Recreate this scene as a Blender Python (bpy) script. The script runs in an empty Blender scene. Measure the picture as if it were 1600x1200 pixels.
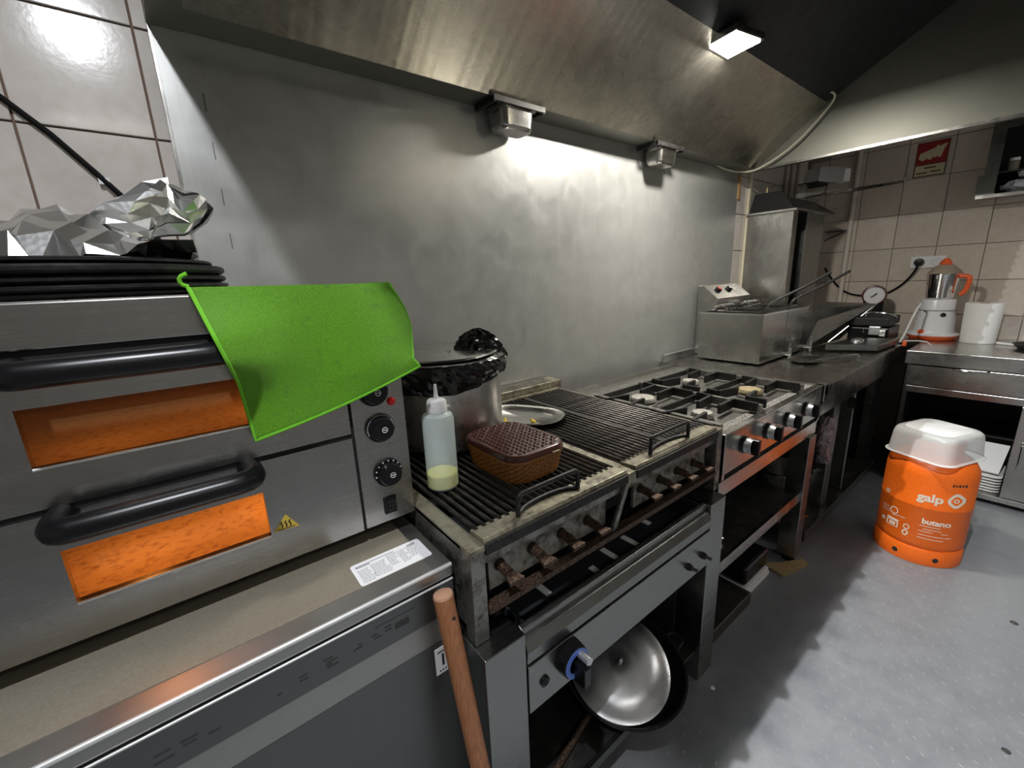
import bpy, bmesh, math, random
from mathutils import Vector, Matrix
random.seed(7)
R = math.radians
scene = bpy.context.scene
col = scene.collection

# ------------------------------------------------------------------ camera
cam_d = bpy.data.cameras.new('camera')
cam_d.sensor_fit = 'HORIZONTAL'; cam_d.sensor_width = 36.0
cam_d.lens = 659.41 / 1600 * 36.0
cam_d.clip_start = 0.02
cam = bpy.data.objects.new('camera', cam_d); col.objects.link(cam)
M = Matrix.Rotation(-0.658235, 4, 'Z') @ Matrix.Rotation(1.327937, 4, 'X') @ Matrix.Rotation(-0.040681, 4, 'Z')
cam.matrix_world = Matrix.Translation((0, 0, 1.35)) @ M
scene.camera = cam

# ------------------------------------------------------------------ world, lights, exposure
w = bpy.data.worlds.new('world'); scene.world = w; w.use_nodes = True
bg = w.node_tree.nodes['Background']; bg.inputs[0].default_value = (.95, .96, 1, 1); bg.inputs[1].default_value = 0.05

def area(name, loc, size, power, color, rot=(0, 0, 0), size_y=None, shape='SQUARE', spread=180):
    l = bpy.data.lights.new(name, 'AREA'); l.energy = power; l.color = color; l.shape = shape
    l.size = size; l.spread = R(spread)
    if size_y: l.size_y = size_y
    o = bpy.data.objects.new(name, l); col.objects.link(o); o.location = loc; o.rotation_euler = rot
    return o
# bare ceiling lamp just in front of the hood, left of it (cool white)
area('ceiling_lamp_light', (-.13, .10, 2.44), .055, 15, (.92, .95, 1.0), shape='DISK')
# unseen light added above the aisle to brighten the floor
area('aisle_fill_light', (.85, .10, 2.44), .004, 33, (.95, .98, 1.0), shape='DISK')
# fill lights added behind the camera, lifting the fronts and the right wall
area('fill_light_a', (.2, -1.35, 2.47), 1.2, 5, (1.0, .98, .93), size_y=.14, shape='RECTANGLE')
area('fill_light_b', (3.1, -1.0, 2.47), 1.2, 5, (1.0, .98, .93), size_y=.14, shape='RECTANGLE')
# square LED lamp inside the hood
area('hood_lamp_light', (1.873, .948, 2.185), .13, 19, (1.0, .96, .88), rot=(0, 0, R(-10)))

vs = scene.view_settings
vs.view_transform = 'Standard'; vs.look = 'None'; vs.gamma = 1; vs.use_curve_mapping = False
vs.exposure = 0.65
scene.cycles.use_denoising = True
scene.cycles.max_bounces = 10
scene.cycles.sample_clamp_indirect = 4

# ------------------------------------------------------------------ materials
MAT = {}
def nodes(name):
    m = bpy.data.materials.new(name); m.use_nodes = True
    nt = m.node_tree; b = nt.nodes['Principled BSDF']
    MAT[name] = m
    return m, nt, b
def setp(b, **k):
    for n, v in k.items():
        n = n.replace('_', ' ')
        if n in b.inputs:
            b.inputs[n].default_value = (*v, 1) if isinstance(v, tuple) and len(v) == 3 else v
def tex(nt, kind, scale=(1, 1, 1), coord='Object', rot=(0, 0, 0), **k):
    tc = nt.nodes.new('ShaderNodeTexCoord'); mp = nt.nodes.new('ShaderNodeMapping')
    mp.inputs['Scale'].default_value = scale; mp.inputs['Rotation'].default_value = rot
    nt.links.new(tc.outputs[coord], mp.inputs[0])
    t = nt.nodes.new(kind)
    for n, v in k.items():
        n = n.replace('_', ' ')
        if n in t.inputs: t.inputs[n].default_value = v
    nt.links.new(mp.outputs[0], t.inputs[0])
    return t
def ramp(nt, src, stops):
    r = nt.nodes.new('ShaderNodeValToRGB'); e = r.color_ramp.elements
    while len(e) < len(stops): e.new(.5)
    for i, (p, c) in enumerate(stops):
        e[i].position = p; e[i].color = (*c, 1) if isinstance(c, tuple) else (c, c, c, 1)
    nt.links.new(src, r.inputs[0]); return r
def mix(nt, fac, a, b, mode='MIX'):
    x = nt.nodes.new('ShaderNodeMix'); x.data_type = 'RGBA'; x.blend_type = mode
    for s, v in ((0, fac), (6, a), (7, b)):
        if hasattr(v, 'links'): nt.links.new(v, x.inputs[s])
        else: x.inputs[s].default_value = v if not isinstance(v, tuple) else (*v, 1)
    return x.outputs[2]
def bump(nt, b, h, strength, dist=.002):
    n = nt.nodes.new('ShaderNodeBump'); n.inputs['Strength'].default_value = strength; n.inputs['Distance'].default_value = dist
    nt.links.new(h, n.inputs['Height']); nt.links.new(n.outputs[0], b.inputs['Normal'])
def plain(name, c, rough=.5, metal=0, **k):
    m, nt, b = nodes(name); setp(b, Base_Color=c, Roughness=rough, Metallic=metal, **k); return m
def noisy(name, c1, c2, scale=8, rough=.5, metal=0, bumps=0, detail=6, lo=.35, hi=.65, **k):
    m, nt, b = nodes(name); setp(b, Roughness=rough, Metallic=metal, **k)
    t = tex(nt, 'ShaderNodeTexNoise', (scale,) * 3 if not isinstance(scale, tuple) else scale, Detail=detail)
    r = ramp(nt, t.outputs[0], [(lo, c1), (hi, c2)]); nt.links.new(r.outputs[0], b.inputs['Base Color'])
    if bumps: bump(nt, b, t.outputs[0], bumps)
    return m
def steel(name, c=(.62, .61, .58), rough=.3, axis='x', smear=.0, dirt=None, metal=1.0, var=.12, wave=None):
    m, nt, b = nodes(name); setp(b, Metallic=metal)
    sc = {'x': (.6, 220, 220), 'y': (220, .6, 220), 'z': (220, 220, .6)}[axis]
    t = tex(nt, 'ShaderNodeTexNoise', sc, Detail=3)
    big = tex(nt, 'ShaderNodeTexNoise', (2.2, 2.2, 2.2), Detail=4, Roughness=.5, Distortion=.8)
    add = nt.nodes.new('ShaderNodeMath'); add.operation = 'MULTIPLY_ADD'; add.inputs[1].default_value = .5
    nt.links.new(t.outputs[0], add.inputs[0]); 
    mul = nt.nodes.new('ShaderNodeMath'); mul.operation = 'MULTIPLY'; mul.inputs[1].default_value = .5 + smear
    nt.links.new(big.outputs[0], mul.inputs[0]); nt.links.new(mul.outputs[0], add.inputs[2])
    mr = nt.nodes.new('ShaderNodeMapRange'); mr.inputs[1].default_value = .2; mr.inputs[2].default_value = .8 + smear * .5
    mr.inputs[3].default_value = max(.05, rough - var); mr.inputs[4].default_value = rough + var
    nt.links.new(add.outputs[0], mr.inputs[0]); nt.links.new(mr.outputs[0], b.inputs['Roughness'])
    d = tuple(x * .78 for x in c)
    cr = ramp(nt, add.outputs[0], [(.25, d), (.75, c)])
    out = cr.outputs[0]
    if dirt:
        dn = tex(nt, 'ShaderNodeTexNoise', (6, 6, 6), Detail=9, Roughness=.68)
        dr = ramp(nt, dn.outputs[0], [(dirt[1], 0.0), (dirt[1] + .2, 1.0)])
        out = mix(nt, dr.outputs[0], out, dirt[0])
        mm = nt.nodes.new('ShaderNodeMath'); mm.operation = 'MULTIPLY_ADD'; mm.inputs[1].default_value = -.75 * metal; mm.inputs[2].default_value = metal
        nt.links.new(dr.outputs[0], mm.inputs[0]); nt.links.new(mm.outputs[0], b.inputs['Metallic'])
    nt.links.new(out, b.inputs['Base Color'])
    bump(nt, b, t.outputs[0], .035, .001)
    if wave:
        wn = tex(nt, 'ShaderNodeTexNoise', wave[0], Detail=.8, Roughness=.4)
        n2 = nt.nodes.new('ShaderNodeBump'); n2.inputs['Strength'].default_value = wave[1]; n2.inputs['Distance'].default_value = .02
        nt.links.new(wn.outputs[0], n2.inputs['Height'])
        n1 = b.inputs['Normal'].links[0].from_node; nt.links.new(n2.outputs[0], n1.inputs['Normal'])
    return m

steel('steel_x', (.55, .54, .51), rough=.24); steel('steel_y', (.55, .54, .51), rough=.26, axis='y'); steel('steel_z', (.55, .54, .51), rough=.26, axis='z')
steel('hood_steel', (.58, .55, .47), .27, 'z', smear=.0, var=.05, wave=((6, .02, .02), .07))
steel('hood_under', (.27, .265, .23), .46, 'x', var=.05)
steel('splash_steel', (.52, .52, .50), .34, 'z', smear=.2, metal=.62, var=.08, wave=((2.5, 2.5, 1.0), .02))
steel('oven_steel', (.42, .41, .39), .25, 'x', dirt=((.12, .075, .04), .70), var=.09)
steel('old_steel', (.36, .35, .32), .36, 'x', dirt=((.05, .04, .028), .45))
steel('greasy_plate', (.45, .42, .32), .36, 'x', dirt=((.07, .052, .032), .44), metal=.8)
steel('knob_panel_steel', (.30, .28, .24), .45, 'x', dirt=((.04, .030, .020), .42), metal=.6)
steel('stand_steel', (.31, .315, .30), .30, 'x', dirt=((.08, .07, .06), .68))
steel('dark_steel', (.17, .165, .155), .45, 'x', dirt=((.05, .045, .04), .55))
steel('alu', (.72, .72, .74), .30, 'x', smear=.2)
steel('pot_alu', (.70, .68, .66), .27, 'z', smear=.3, metal=.95)
plain('chrome', (.8, .8, .8), .12, 1)
plain('highlight_pale', (.85, .85, .84), .35, .6)  # pale tone that imitates bright highlights along edges
plain('knob_silver', (.62, .64, .65), .32, .8)
plain('black_plastic', (.005, .005, .006), .30, 0, Specular_IOR_Level=.35)
plain('black_matte', (.012, .012, .012), .6)
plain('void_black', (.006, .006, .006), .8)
noisy('cast_iron', (.006, .006, .006), (.03, .028, .026), 30, .5, .3, .4)
noisy('grate_black', (.03, .028, .026), (.13, .12, .11), (60, 8, 60), .27, .8, .3)
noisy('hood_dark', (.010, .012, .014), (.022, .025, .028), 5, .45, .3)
noisy('rust', (.03, .016, .010), (.15, .095, .065), 40, .55, .6, .5)
noisy('burner_cap', (.22, .205, .18), (.42, .40, .36), 25, .6, .4, .3)
noisy('burner_brass', (.30, .24, .13), (.50, .42, .26), 25, .5, .5, .3)
noisy('range_tray', (.26, .25, .23), (.44, .43, .40), 7, .33, .85, .05, lo=.3, hi=.7)
noisy('encrusted', (.03, .028, .026), (.42, .40, .37), 55, .7, .2, .8, lo=.42, hi=.62)
plain('well_dark', (.026, .029, .034), .3)
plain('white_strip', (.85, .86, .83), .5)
plain('white_plastic', (.78, .78, .78), .35)
plain('blender_white', (.80, .79, .82), .3)
plain('paper_white', (.86, .85, .83), .8)
plain('orange_plastic', (.85, .13, .03), .35)
plain('red_lamp', (.75, .01, .01), .25)
plain('blue_ring', (.10, .19, .55), .4)
plain('cable_cream', (.62, .58, .46), .5)
plain('cable_black', (.004, .004, .004), .7, 0, Specular_IOR_Level=.15)
plain('trunk_cream', (.66, .61, .45), .5)
plain('pipe_paint', (.62, .56, .50), .45)
plain('label_white', (.82, .82, .84), .45)
plain('print_grey', (.22, .22, .25), .6)
plain('print_black', (.02, .02, .02), .6)
plain('print_cream', (.85, .74, .60), .5)
plain('print_white', (.80, .80, .80), .5)
plain('mark_dark', (.035, .035, .035), .5)
plain('sign_red', (.30, .012, .016), .45)
plain('sign_cream', (.60, .52, .33), .5)
plain('sign_brown', (.06, .04, .015), .5)
plain('warn_yellow', (.62, .45, .06), .45)
plain('dial_face', (.72, .70, .72), .4)
plain('clock_rim', (.10, .03, .025), .35)
plain('grout', (.20, .13, .10), .9)
plain('grout_light', (.34, .30, .26), .9)
plain('ceiling_paint', (.40, .40, .38), .8)
plain('room_paint', (.30, .29, .27), .6)
noisy('dw_top', (.215, .19, .145), (.26, .23, .18), 60, .40, .1)
steel('dw_steel', (.20, .205, .20), .40, 'x')
steel('dw_edge', (.50, .49, .47), .42, 'x', var=.05)
noisy('wood', (.30, .115, .045), (.42, .175, .075), (60, 60, 5), .45, 0, .15)
noisy('wood_end', (.48, .26, .16), (.58, .33, .21), 60, .6)
noisy('stone', (.55, .36, .18), (.95, .76, .45), (16, 16, 16), .9, 0, .6, detail=8, lo=.28, hi=.5)
noisy('chamber', (.30, .16, .07), (.42, .24, .11), 10, .7, .2)
noisy('bag_black', (.004, .004, .005), (.012, .012, .012), 6, .16, 0, 0)
noisy('gas_orange', (.84, .135, .008), (.90, .16, .012), 14, .36, 0, .03, lo=.3, hi=.6)
noisy('tray_black', (.006, .006, .007), (.02, .02, .02), 18, .35, .2, .15)
noisy('cardboard', (.28, .20, .09), (.40, .30, .15), 20, .8)
plain('brown_lid', (.085, .028, .022), .22)
plain('tape_brown', (.40, .25, .10), .5)
plain('bag_pink', (.36, .28, .29), .2, 0, Alpha=.55)
plain('food_yellow', (.75, .52, .05), .5)
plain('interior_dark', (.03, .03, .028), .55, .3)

def tile_mat(name, c, c2):
    m, nt, b = nodes(name); setp(b, Roughness=.16, Coat_Weight=.3, Coat_Roughness=.08)
    oi = nt.nodes.new('ShaderNodeObjectInfo')
    t = tex(nt, 'ShaderNodeTexNoise', (7, 7, 7), Detail=4)
    a = ramp(nt, t.outputs[0], [(.3, c), (.7, c2)])
    v = nt.nodes.new('ShaderNodeMapRange'); v.inputs[3].default_value = .93; v.inputs[4].default_value = 1.04
    nt.links.new(oi.outputs['Random'], v.inputs[0])
    nt.links.new(mix(nt, 1.0, a.outputs[0], v.outputs[0], 'MULTIPLY'), b.inputs['Base Color'])
    t2 = tex(nt, 'ShaderNodeTexNoise', (14, 14, 14), Detail=2); bump(nt, b, t2.outputs[0], .05, .003)
tile_mat('tile_back', (.60, .54, .49), (.66, .61, .57)); tile_mat('tile_right', (.60, .52, .44), (.66, .58, .50))

# floor vinyl
m, nt, b = nodes('vinyl')
t = tex(nt, 'ShaderNodeTexNoise', (2.2, 2.2, 2.2), Detail=8, Roughness=.7)
r1 = ramp(nt, t.outputs[0], [(.3, (.165, .173, .188)), (.7, (.225, .234, .248))])
t2 = tex(nt, 'ShaderNodeTexNoise', (9, 60, 9), rot=(0, 0, .9), Detail=5); r2 = ramp(nt, t2.outputs[0], [(.66, 0.0), (.80, 1.0)])
nt.links.new(mix(nt, r2.outputs[0], r1.outputs[0], (.30, .31, .33)), b.inputs['Base Color'])
r3 = ramp(nt, t.outputs[0], [(.3, .34), (.7, .52)]); nt.links.new(r3.outputs[0], b.inputs['Roughness'])
plain('vinyl_stud', (.29, .297, .31), .22)
# towel
m, nt, b = nodes('towel'); setp(b, Roughness=.95, Sheen_Weight=.1, Sheen_Roughness=.4)
t = tex(nt, 'ShaderNodeTexVoronoi', (210, 210, 210)); t2 = tex(nt, 'ShaderNodeTexNoise', (13, 13, 13), Detail=6)
a = ramp(nt, t.outputs['Distance'], [(.08, (.48, 1.0, .018)), (.55, (.14, .50, .003))])
s_ = ramp(nt, t2.outputs[0], [(.58, 0.0), (.85, .7)])
nt.links.new(mix(nt, s_.outputs[0], a.outputs[0], (.12, .30, .03)), b.inputs['Base Color']); bump(nt, b, t.outputs['Distance'], 1.0, .004)
plain('towel_hem', (.15, .48, .02), .9)
# foil
m, nt, b = nodes('foil'); setp(b, Base_Color=(.72, .72, .71), Metallic=1, Roughness=.28)
t = tex(nt, 'ShaderNodeTexVoronoi', (22, 22, 22)); bump(nt, b, t.outputs['Distance'], .03, .008)
# woven
def woven(name, c1, c2, sc, rough):
    m, nt, b = nodes(name); setp(b, Roughness=rough)
    t = tex(nt, 'ShaderNodeTexVoronoi', sc); t.feature = 'F1'
    r = ramp(nt, t.outputs['Distance'], [(.15, c1), (.6, c2)]); nt.links.new(r.outputs[0], b.inputs['Base Color']); bump(nt, b, t.outputs['Distance'], -.8, .003)
woven('woven_amber', (.58, .25, .06), (.20, .065, .014), (130, 130, 190), .25)
# clear or translucent plastics: thin sheets, plain transparent mixed with gloss
def sheet(name, c, fac, rough=.25):
    m, nt, b = nodes(name); setp(b, Base_Color=c, Roughness=rough)
    tr = nt.nodes.new('ShaderNodeBsdfTransparent'); tr.inputs[0].default_value = (*[min(1, .25 + x * .85) for x in c], 1)
    mx = nt.nodes.new('ShaderNodeMixShader'); mx.inputs[0].default_value = fac
    nt.links.new(tr.outputs[0], mx.inputs[1]); nt.links.new(b.outputs[0], mx.inputs[2])
    nt.links.new(mx.outputs[0], nt.nodes['Material Output'].inputs[0])
sheet('lid_plastic', (.80, .82, .80), .62, .3)
sheet('squeeze_plastic', (.80, .87, .88), .45, .35)
sheet('oven_glass', (.75, .42, .18), .10, .08)
sheet('jar_clear', (.62, .55, .45), .35, .1)
sheet('bag_white', (.80, .80, .86), .75, .2)
sheet('bag_thin', (.42, .34, .36), .6, .2)
plain('oil', (.85, .74, .18), .15)
m, nt, b = nodes('lamp_glow'); setp(b, Base_Color=(1, 1, 1), Emission_Color=(1, .97, .90), Emission_Strength=30)

# ------------------------------------------------------------------ mesh helpers
class MB:
    def __init__(s): s.v = []; s.f = []
    def add(s, vs, fs):
        o = len(s.v); s.v += [tuple(p) for p in vs]; s.f += [tuple(i + o for i in f) for f in fs]; return s
    def box(s, x0, x1, y0, y1, z0, z1):
        return s.hexa([(x0, y0), (x1, y0), (x1, y1), (x0, y1)], z0, z1)
    def hexa(s, q, z0, z1, q2=None):
        q2 = q2 or q; n = len(q)
        return s.add([(a, b, z0) for a, b in q] + [(a, b, z1) for a, b in q2],
                     [tuple(range(n))[::-1], tuple(range(n, 2 * n))] + [(i, (i + 1) % n, n + (i + 1) % n, n + i) for i in range(n)])
    def prism(s, poly, axis, a, b):
        # poly in the two other axes (in xyz order), extruded along axis from a to b
        n = len(poly)
        def P(p, t): return {'x': (t, p[0], p[1]), 'y': (p[0], t, p[1]), 'z': (p[0], p[1], t)}[axis]
        return s.add([P(p, a) for p in poly] + [P(p, b) for p in poly],
                     [tuple(range(n))[::-1], tuple(range(n, 2 * n))] + [(i, (i + 1) % n, n + (i + 1) % n, n + i) for i in range(n)])
    def cyl(s, p0, p1, r0, r1=None, n=20, cap=True):
        r1 = r0 if r1 is None else r1
        p0, p1 = Vector(p0), Vector(p1); d = (p1 - p0).normalized()
        a = d.orthogonal().normalized(); b = d.cross(a)
        vs = [p + r * (math.cos(2 * math.pi * i / n) * a + math.sin(2 * math.pi * i / n) * b) for p, r in ((p0, r0), (p1, r1)) for i in range(n)]
        fs = [(i, (i + 1) % n, n + (i + 1) % n, n + i) for i in range(n)]
        if cap: fs += [tuple(range(n))[::-1], tuple(range(n, 2 * n))]
        return s.add(vs, fs)
    def lathe(s, prof, c=(0, 0, 0), n=40, axis=None):
        # prof: (radius, height) pairs along axis (default z)
        ax = Vector(axis or (0, 0, 1)).normalized(); a = Vector((1, 0, 0)) if abs(ax.x) < .9 else Vector((0, 1, 0))
        a = (a - ax * a.dot(ax)).normalized(); b = ax.cross(a); c = Vector(c)
        vs = [c + ax * h + r * (math.cos(2 * math.pi * i / n) * a + math.sin(2 * math.pi * i / n) * b) for r, h in prof for i in range(n)]
        fs = [(k * n + i, k * n + (i + 1) % n, (k + 1) * n + (i + 1) % n, (k + 1) * n + i) for k in range(len(prof) - 1) for i in range(n)]
        if prof[0][0] > 1e-6: fs.append(tuple(range(n))[::-1])
        if prof[-1][0] > 1e-6: fs.append(tuple(range((len(prof) - 1) * n, len(prof) * n)))
        return s.add(vs, fs)
    def tube(s, pts, r, n=10, smooth=0, closed=False):
        pts = [Vector(p) for p in pts]
        for _ in range(smooth):
            q = [pts[0]]
            for a, b in zip(pts, pts[1:]): q += [a * .75 + b * .25, a * .25 + b * .75]
            pts = q + [pts[-1]]
        if closed: pts = pts + [pts[0]]
        ring = []; prev = None
        for i, p in enumerate(pts):
            if closed and i in (0, len(pts) - 1): d = (pts[1] - pts[-2]).normalized()
            else: d = (pts[min(i + 1, len(pts) - 1)] - pts[max(i - 1, 0)]).normalized()
            a = d.orthogonal().normalized() if prev is None else (prev - d * prev.dot(d)).normalized()
            prev = a; b = d.cross(a); rr = r[i] if isinstance(r, list) else r
            ring.append([p + rr * (math.cos(2 * math.pi * k / n) * a + math.sin(2 * math.pi * k / n) * b) for k in range(n)])
        vs = [v for g in ring for v in g]
        fs = [(k * n + i, k * n + (i + 1) % n, (k + 1) * n + (i + 1) % n, (k + 1) * n + i) for k in range(len(ring) - 1) for i in range(n)]
        if not closed: fs += [tuple(range(n))[::-1], tuple(range((len(ring) - 1) * n, len(ring) * n))]
        return s.add(vs, fs)
    def plate(s, p, q, h, t):
        # upright flat bar from p to q (bottom edge), height h, thickness t
        p, q = Vector(p), Vector(q); d = (q - p).normalized(); n = Vector((-d.y, d.x, 0)).normalized() * t / 2; u = Vector((0, 0, h))
        vs = [p - n, q - n, q + n, p + n, p - n + u, q - n + u, q + n + u, p + n + u]
        return s.add(vs, [(3, 2, 1, 0), (4, 5, 6, 7), (0, 1, 5, 4), (1, 2, 6, 5), (2, 3, 7, 6), (3, 0, 4, 7)])
    def xf(s, mat):
        s.v = [tuple(mat @ Vector(p)) for p in s.v]; return s
    def build(s, name, mat, parent=None, smooth=False, bevel=0, loc=None, local=False, rotz=0):
        base = Vector((0, 0, 0))
        if parent is not None and not local: base = world_loc(parent)
        elif parent is None and loc is not None: base = Vector(loc)
        me = bpy.data.meshes.new(name)
        me.from_pydata([tuple(Vector(p) - base) for p in s.v], [], s.f); me.update()
        bm = bmesh.new(); bm.from_mesh(me); bmesh.ops.recalc_face_normals(bm, faces=bm.faces); bm.to_mesh(me); bm.free()
        me.materials.append(MAT[mat])
        if smooth:
            for p in me.polygons: p.use_smooth = True
        o = bpy.data.objects.new(name, me); col.objects.link(o)
        if parent is not None: o.parent = parent
        elif loc is not None: o.location = loc
        if bevel:
            mod = o.modifiers.new('bevel', 'BEVEL'); mod.width = bevel; mod.segments = 2; mod.limit_method = 'ANGLE'; mod.angle_limit = R(40)
        if smooth:
            me.set_sharp_from_angle(angle=R(40))
        return o
def world_loc(o):
    l = Vector(o.location)
    return l + world_loc(o.parent) if o.parent else l
def tag(o, label, cat, group=None):
    o['label'] = label; o['category'] = cat
    if group: o['group'] = group
    return o
def thing(name, label, cat, loc, group=None, rotz=0):
    o = bpy.data.objects.new(name, None); col.objects.link(o); o.location = loc; o.rotation_euler = (0, 0, rotz)
    o.empty_display_size = .05
    return tag(o, label, cat, group)
def struct(o): o['kind'] = 'structure'; return o
def dup_part(o, parent=None, loc=(0, 0, 0)):
    c = o.copy(); col.objects.link(c); c.parent = parent or o.parent; c.location = loc
    return c
def text_geo(txt, size, spacing=1.0):
    cu = bpy.data.curves.new('t', 'FONT'); cu.body = txt; cu.size = size; cu.align_x = 'CENTER'; cu.align_y = 'CENTER'; cu.space_character = spacing
    cu.resolution_u = 4; cu.offset = size * .035
    o = bpy.data.objects.new('t', cu); col.objects.link(o)
    me = bpy.data.meshes.new_from_object(o.evaluated_get(bpy.context.evaluated_depsgraph_get()))
    vs = [(v.co.x, v.co.y) for v in me.vertices]; fs = [tuple(p.vertices) for p in me.polygons]
    bpy.data.objects.remove(o); bpy.data.curves.remove(cu); bpy.data.meshes.remove(me)
    return vs, fs
def text_on(mb, txt, size, fn):
    vs, fs = text_geo(txt, size); return mb.add([fn(a, b) for a, b in vs], fs)
def rrect(x0, x1, y0, y1, r, n=5):
    pts = []
    for cx, cy, a0 in ((x1 - r, y1 - r, 0), (x0 + r, y1 - r, 90), (x0 + r, y0 + r, 180), (x1 - r, y0 + r, 270)):
        for i in range(n + 1):
            a = R(a0 + 90 * i / n); pts.append((cx + r * math.cos(a), cy + r * math.sin(a)))
    return pts

D = 1.41; XR = 4.22

# ================================================================== SETTING
floor = struct(MB().box(-1.7, XR + .1, -2.3, D + .1, -.08, 0).build('floor', 'vinyl'))
st = MB(); k = 0
for i in range(70):
    for j in range(30):
        x = .55 + i * .042; y = -.72 + j * .048 + (.024 if i % 2 else 0)
        if y > .52 or x > 2.5: continue
        a = R(28 if (i + j) % 2 else 62); ca, sa = math.cos(a), math.sin(a)
        L, W, H = .0085, .0028, .0016
        P = lambda u, v, h: (x + u * ca - v * sa, y + u * sa + v * ca, h)
        st.add([P(-L, 0, 0), P(0, -W, 0), P(L, 0, 0), P(0, W, 0), P(-L * .5, 0, H), P(L * .5, 0, H)],
               [(0, 1, 5, 4), (1, 2, 5), (2, 3, 4, 5), (3, 0, 4)])
so = st.build('tread_pattern', 'vinyl_stud', floor); so['kind'] = 'stuff'
struct(MB().box(-1.7, XR + .1, -2.3, D + .1, 2.52, 2.6).build('ceiling', 'ceiling_paint'))
struct(MB().box(-1.78, -1.7, -2.3, D + .1, 0, 2.52).build('wall_left', 'room_paint'))
struct(MB().box(-1.7, XR, -2.38, -2.3, 0, 2.52).build('wall_front', 'room_paint'))
wall_back = struct(MB().box(-1.7, XR + .1, D + .008, D + .1, 0, 2.52).build('wall_back', 'grout'))
wall_right = struct(MB().box(XR + .008, XR + .1, -2.3, D + .008, 0, 2.52).build('wall_right', 'grout_light'))
T = .232; G = .0022
tb = MB().box(0, T - 2 * G, -.007, .0, 0, T - 2 * G)
first = None
for i in list(range(-3, 1)) + list(range(12, 18)):
    for kk in range(-3, 3):
        x0 = .037 + (i - 1) * T if i < 5 else 3.02 + (i - 12) * T - .11
        z0 = 1.711 + kk * T
        if i < 5 and z0 > 2.2: continue
        if i >= 5 and (z0 > 2.0 or x0 + T > XR + .02 or z0 < .8): continue
        if i < 5 and z0 < 1.2: continue
        if first is None: first = tb.build('tile', 'tile_back', wall_back, bevel=.0016); o = first
        else: o = dup_part(first)
        o.location = (x0 + G, D + .0075, z0 + G)
# narrow cut tile column beside the steel panel
sl = MB().box(0, .026, -.007, 0, 0, T - 2 * G); first = None
for kk in range(-2, 3):
    if first is None: first = sl.build('tile', 'tile_back', wall_back, bevel=.0016); o = first
    else: o = dup_part(first)
    o.location = (.037 + G, D + .0075, 1.711 + kk * T + G)
tr = MB().box(-.007, 0, 0, T - 2 * G, 0, T - 2 * G); first = None
for j in range(-5, 4):
    for kk in range(-3, 4):
        y0 = .583 + j * T; z0 = 1.457 + kk * T
        if y0 + T > D + .01: continue
        if first is None: first = tr.build('tile', 'tile_right', wall_right, bevel=.0016); o = first
        else: o = dup_part(first)
        o.location = (XR + .0075, y0 + G, z0 + G)
# corner fill tiles (cut), right wall
cf = MB().box(-.007, 0, 0, D - (.583 + 3 * T) - 2 * G, 0, T - 2 * G); first = None
for kk in range(-3, 3):
    if first is None: first = cf.build('tile', 'tile_right', wall_right); o = first
    else: o = dup_part(first)
    o.location = (XR + .0075, .583 + 3 * T + G, 1.457 + kk * T + G)
struct(MB().box(3.155, 3.185, D - .016, D, .86, 1.97).build('trim_1', 'trunk_cream', bevel=.002))
struct(MB().box(3.005, 3.03, D - .012, D, 1.80, 1.958).build('trim_2', 'tape_brown'))

# steel panel behind the cooking line
sp = thing('splashback', 'large smeared brushed steel splashback panel behind the cooking line', 'splashback', (1.5, D, .75))
MB().box(.065, 3.0, D - .005, D, .75, 1.957).build('panel', 'splash_steel', sp)
MB().box(.065, .072, D - .0075, D - .005, .75, 1.957).build('edge_trim', 'steel_z', sp)
for i, z in enumerate((1.83, 1.72, 1.61, 1.5)):
    MB().box(.150, .1515, D - .006, D - .005, z - .04, z).build('scratch_line', 'mark_dark', sp)

# ---- extractor hood
hd = thing('extractor_hood', 'brushed steel extractor hood spanning the whole cooking line', 'extractor hood', (1.5, .8, 1.957))
HX0, HX1, HY, HZ = .065, 3.0, .154, 1.957
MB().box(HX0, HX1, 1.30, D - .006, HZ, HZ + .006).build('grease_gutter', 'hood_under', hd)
MB().prism([(1.30, HZ), (.96, 2.22), (.963, 2.224), (1.303, HZ + .006)], 'x', .13, HX1).build('back_panel', 'hood_steel', hd)
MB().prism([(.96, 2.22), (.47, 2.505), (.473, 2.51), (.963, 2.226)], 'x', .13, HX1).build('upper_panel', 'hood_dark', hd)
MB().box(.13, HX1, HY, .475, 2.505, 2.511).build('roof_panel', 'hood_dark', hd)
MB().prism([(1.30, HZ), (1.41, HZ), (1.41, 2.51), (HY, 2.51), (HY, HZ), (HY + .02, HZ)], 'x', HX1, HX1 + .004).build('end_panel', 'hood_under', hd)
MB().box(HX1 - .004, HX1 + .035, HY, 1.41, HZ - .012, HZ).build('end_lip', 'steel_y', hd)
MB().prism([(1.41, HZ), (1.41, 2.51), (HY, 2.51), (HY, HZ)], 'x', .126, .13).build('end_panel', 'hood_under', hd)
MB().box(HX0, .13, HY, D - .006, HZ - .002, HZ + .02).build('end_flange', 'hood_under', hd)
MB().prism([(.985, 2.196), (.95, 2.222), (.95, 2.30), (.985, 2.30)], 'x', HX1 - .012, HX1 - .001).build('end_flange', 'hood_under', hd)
fp = MB().box(HX0, HX1, HY - .004, HY, HZ, 2.51).build('front_panel', 'hood_steel', hd)
# unseen hooks added along the hood's front edge to scallop the floor shadow
shadow_hook = MB().prism([(-.027, 0), (.027, 0), (.016, -.0012), (.007, -.0045), (.002, -.009), (-.003, -.009), (-.006, -.004), (-.014, -.001)], 'z', 0, .004)
f0 = None
for i in range(52):
    if f0 is None: f0 = shadow_hook.build('hook', 'steel_x', hd, local=True); o = f0
    else: o = dup_part(f0)
    o.location = (.10 + i * .0564 - 1.5, HY - .8, HZ - 1.957)
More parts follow.
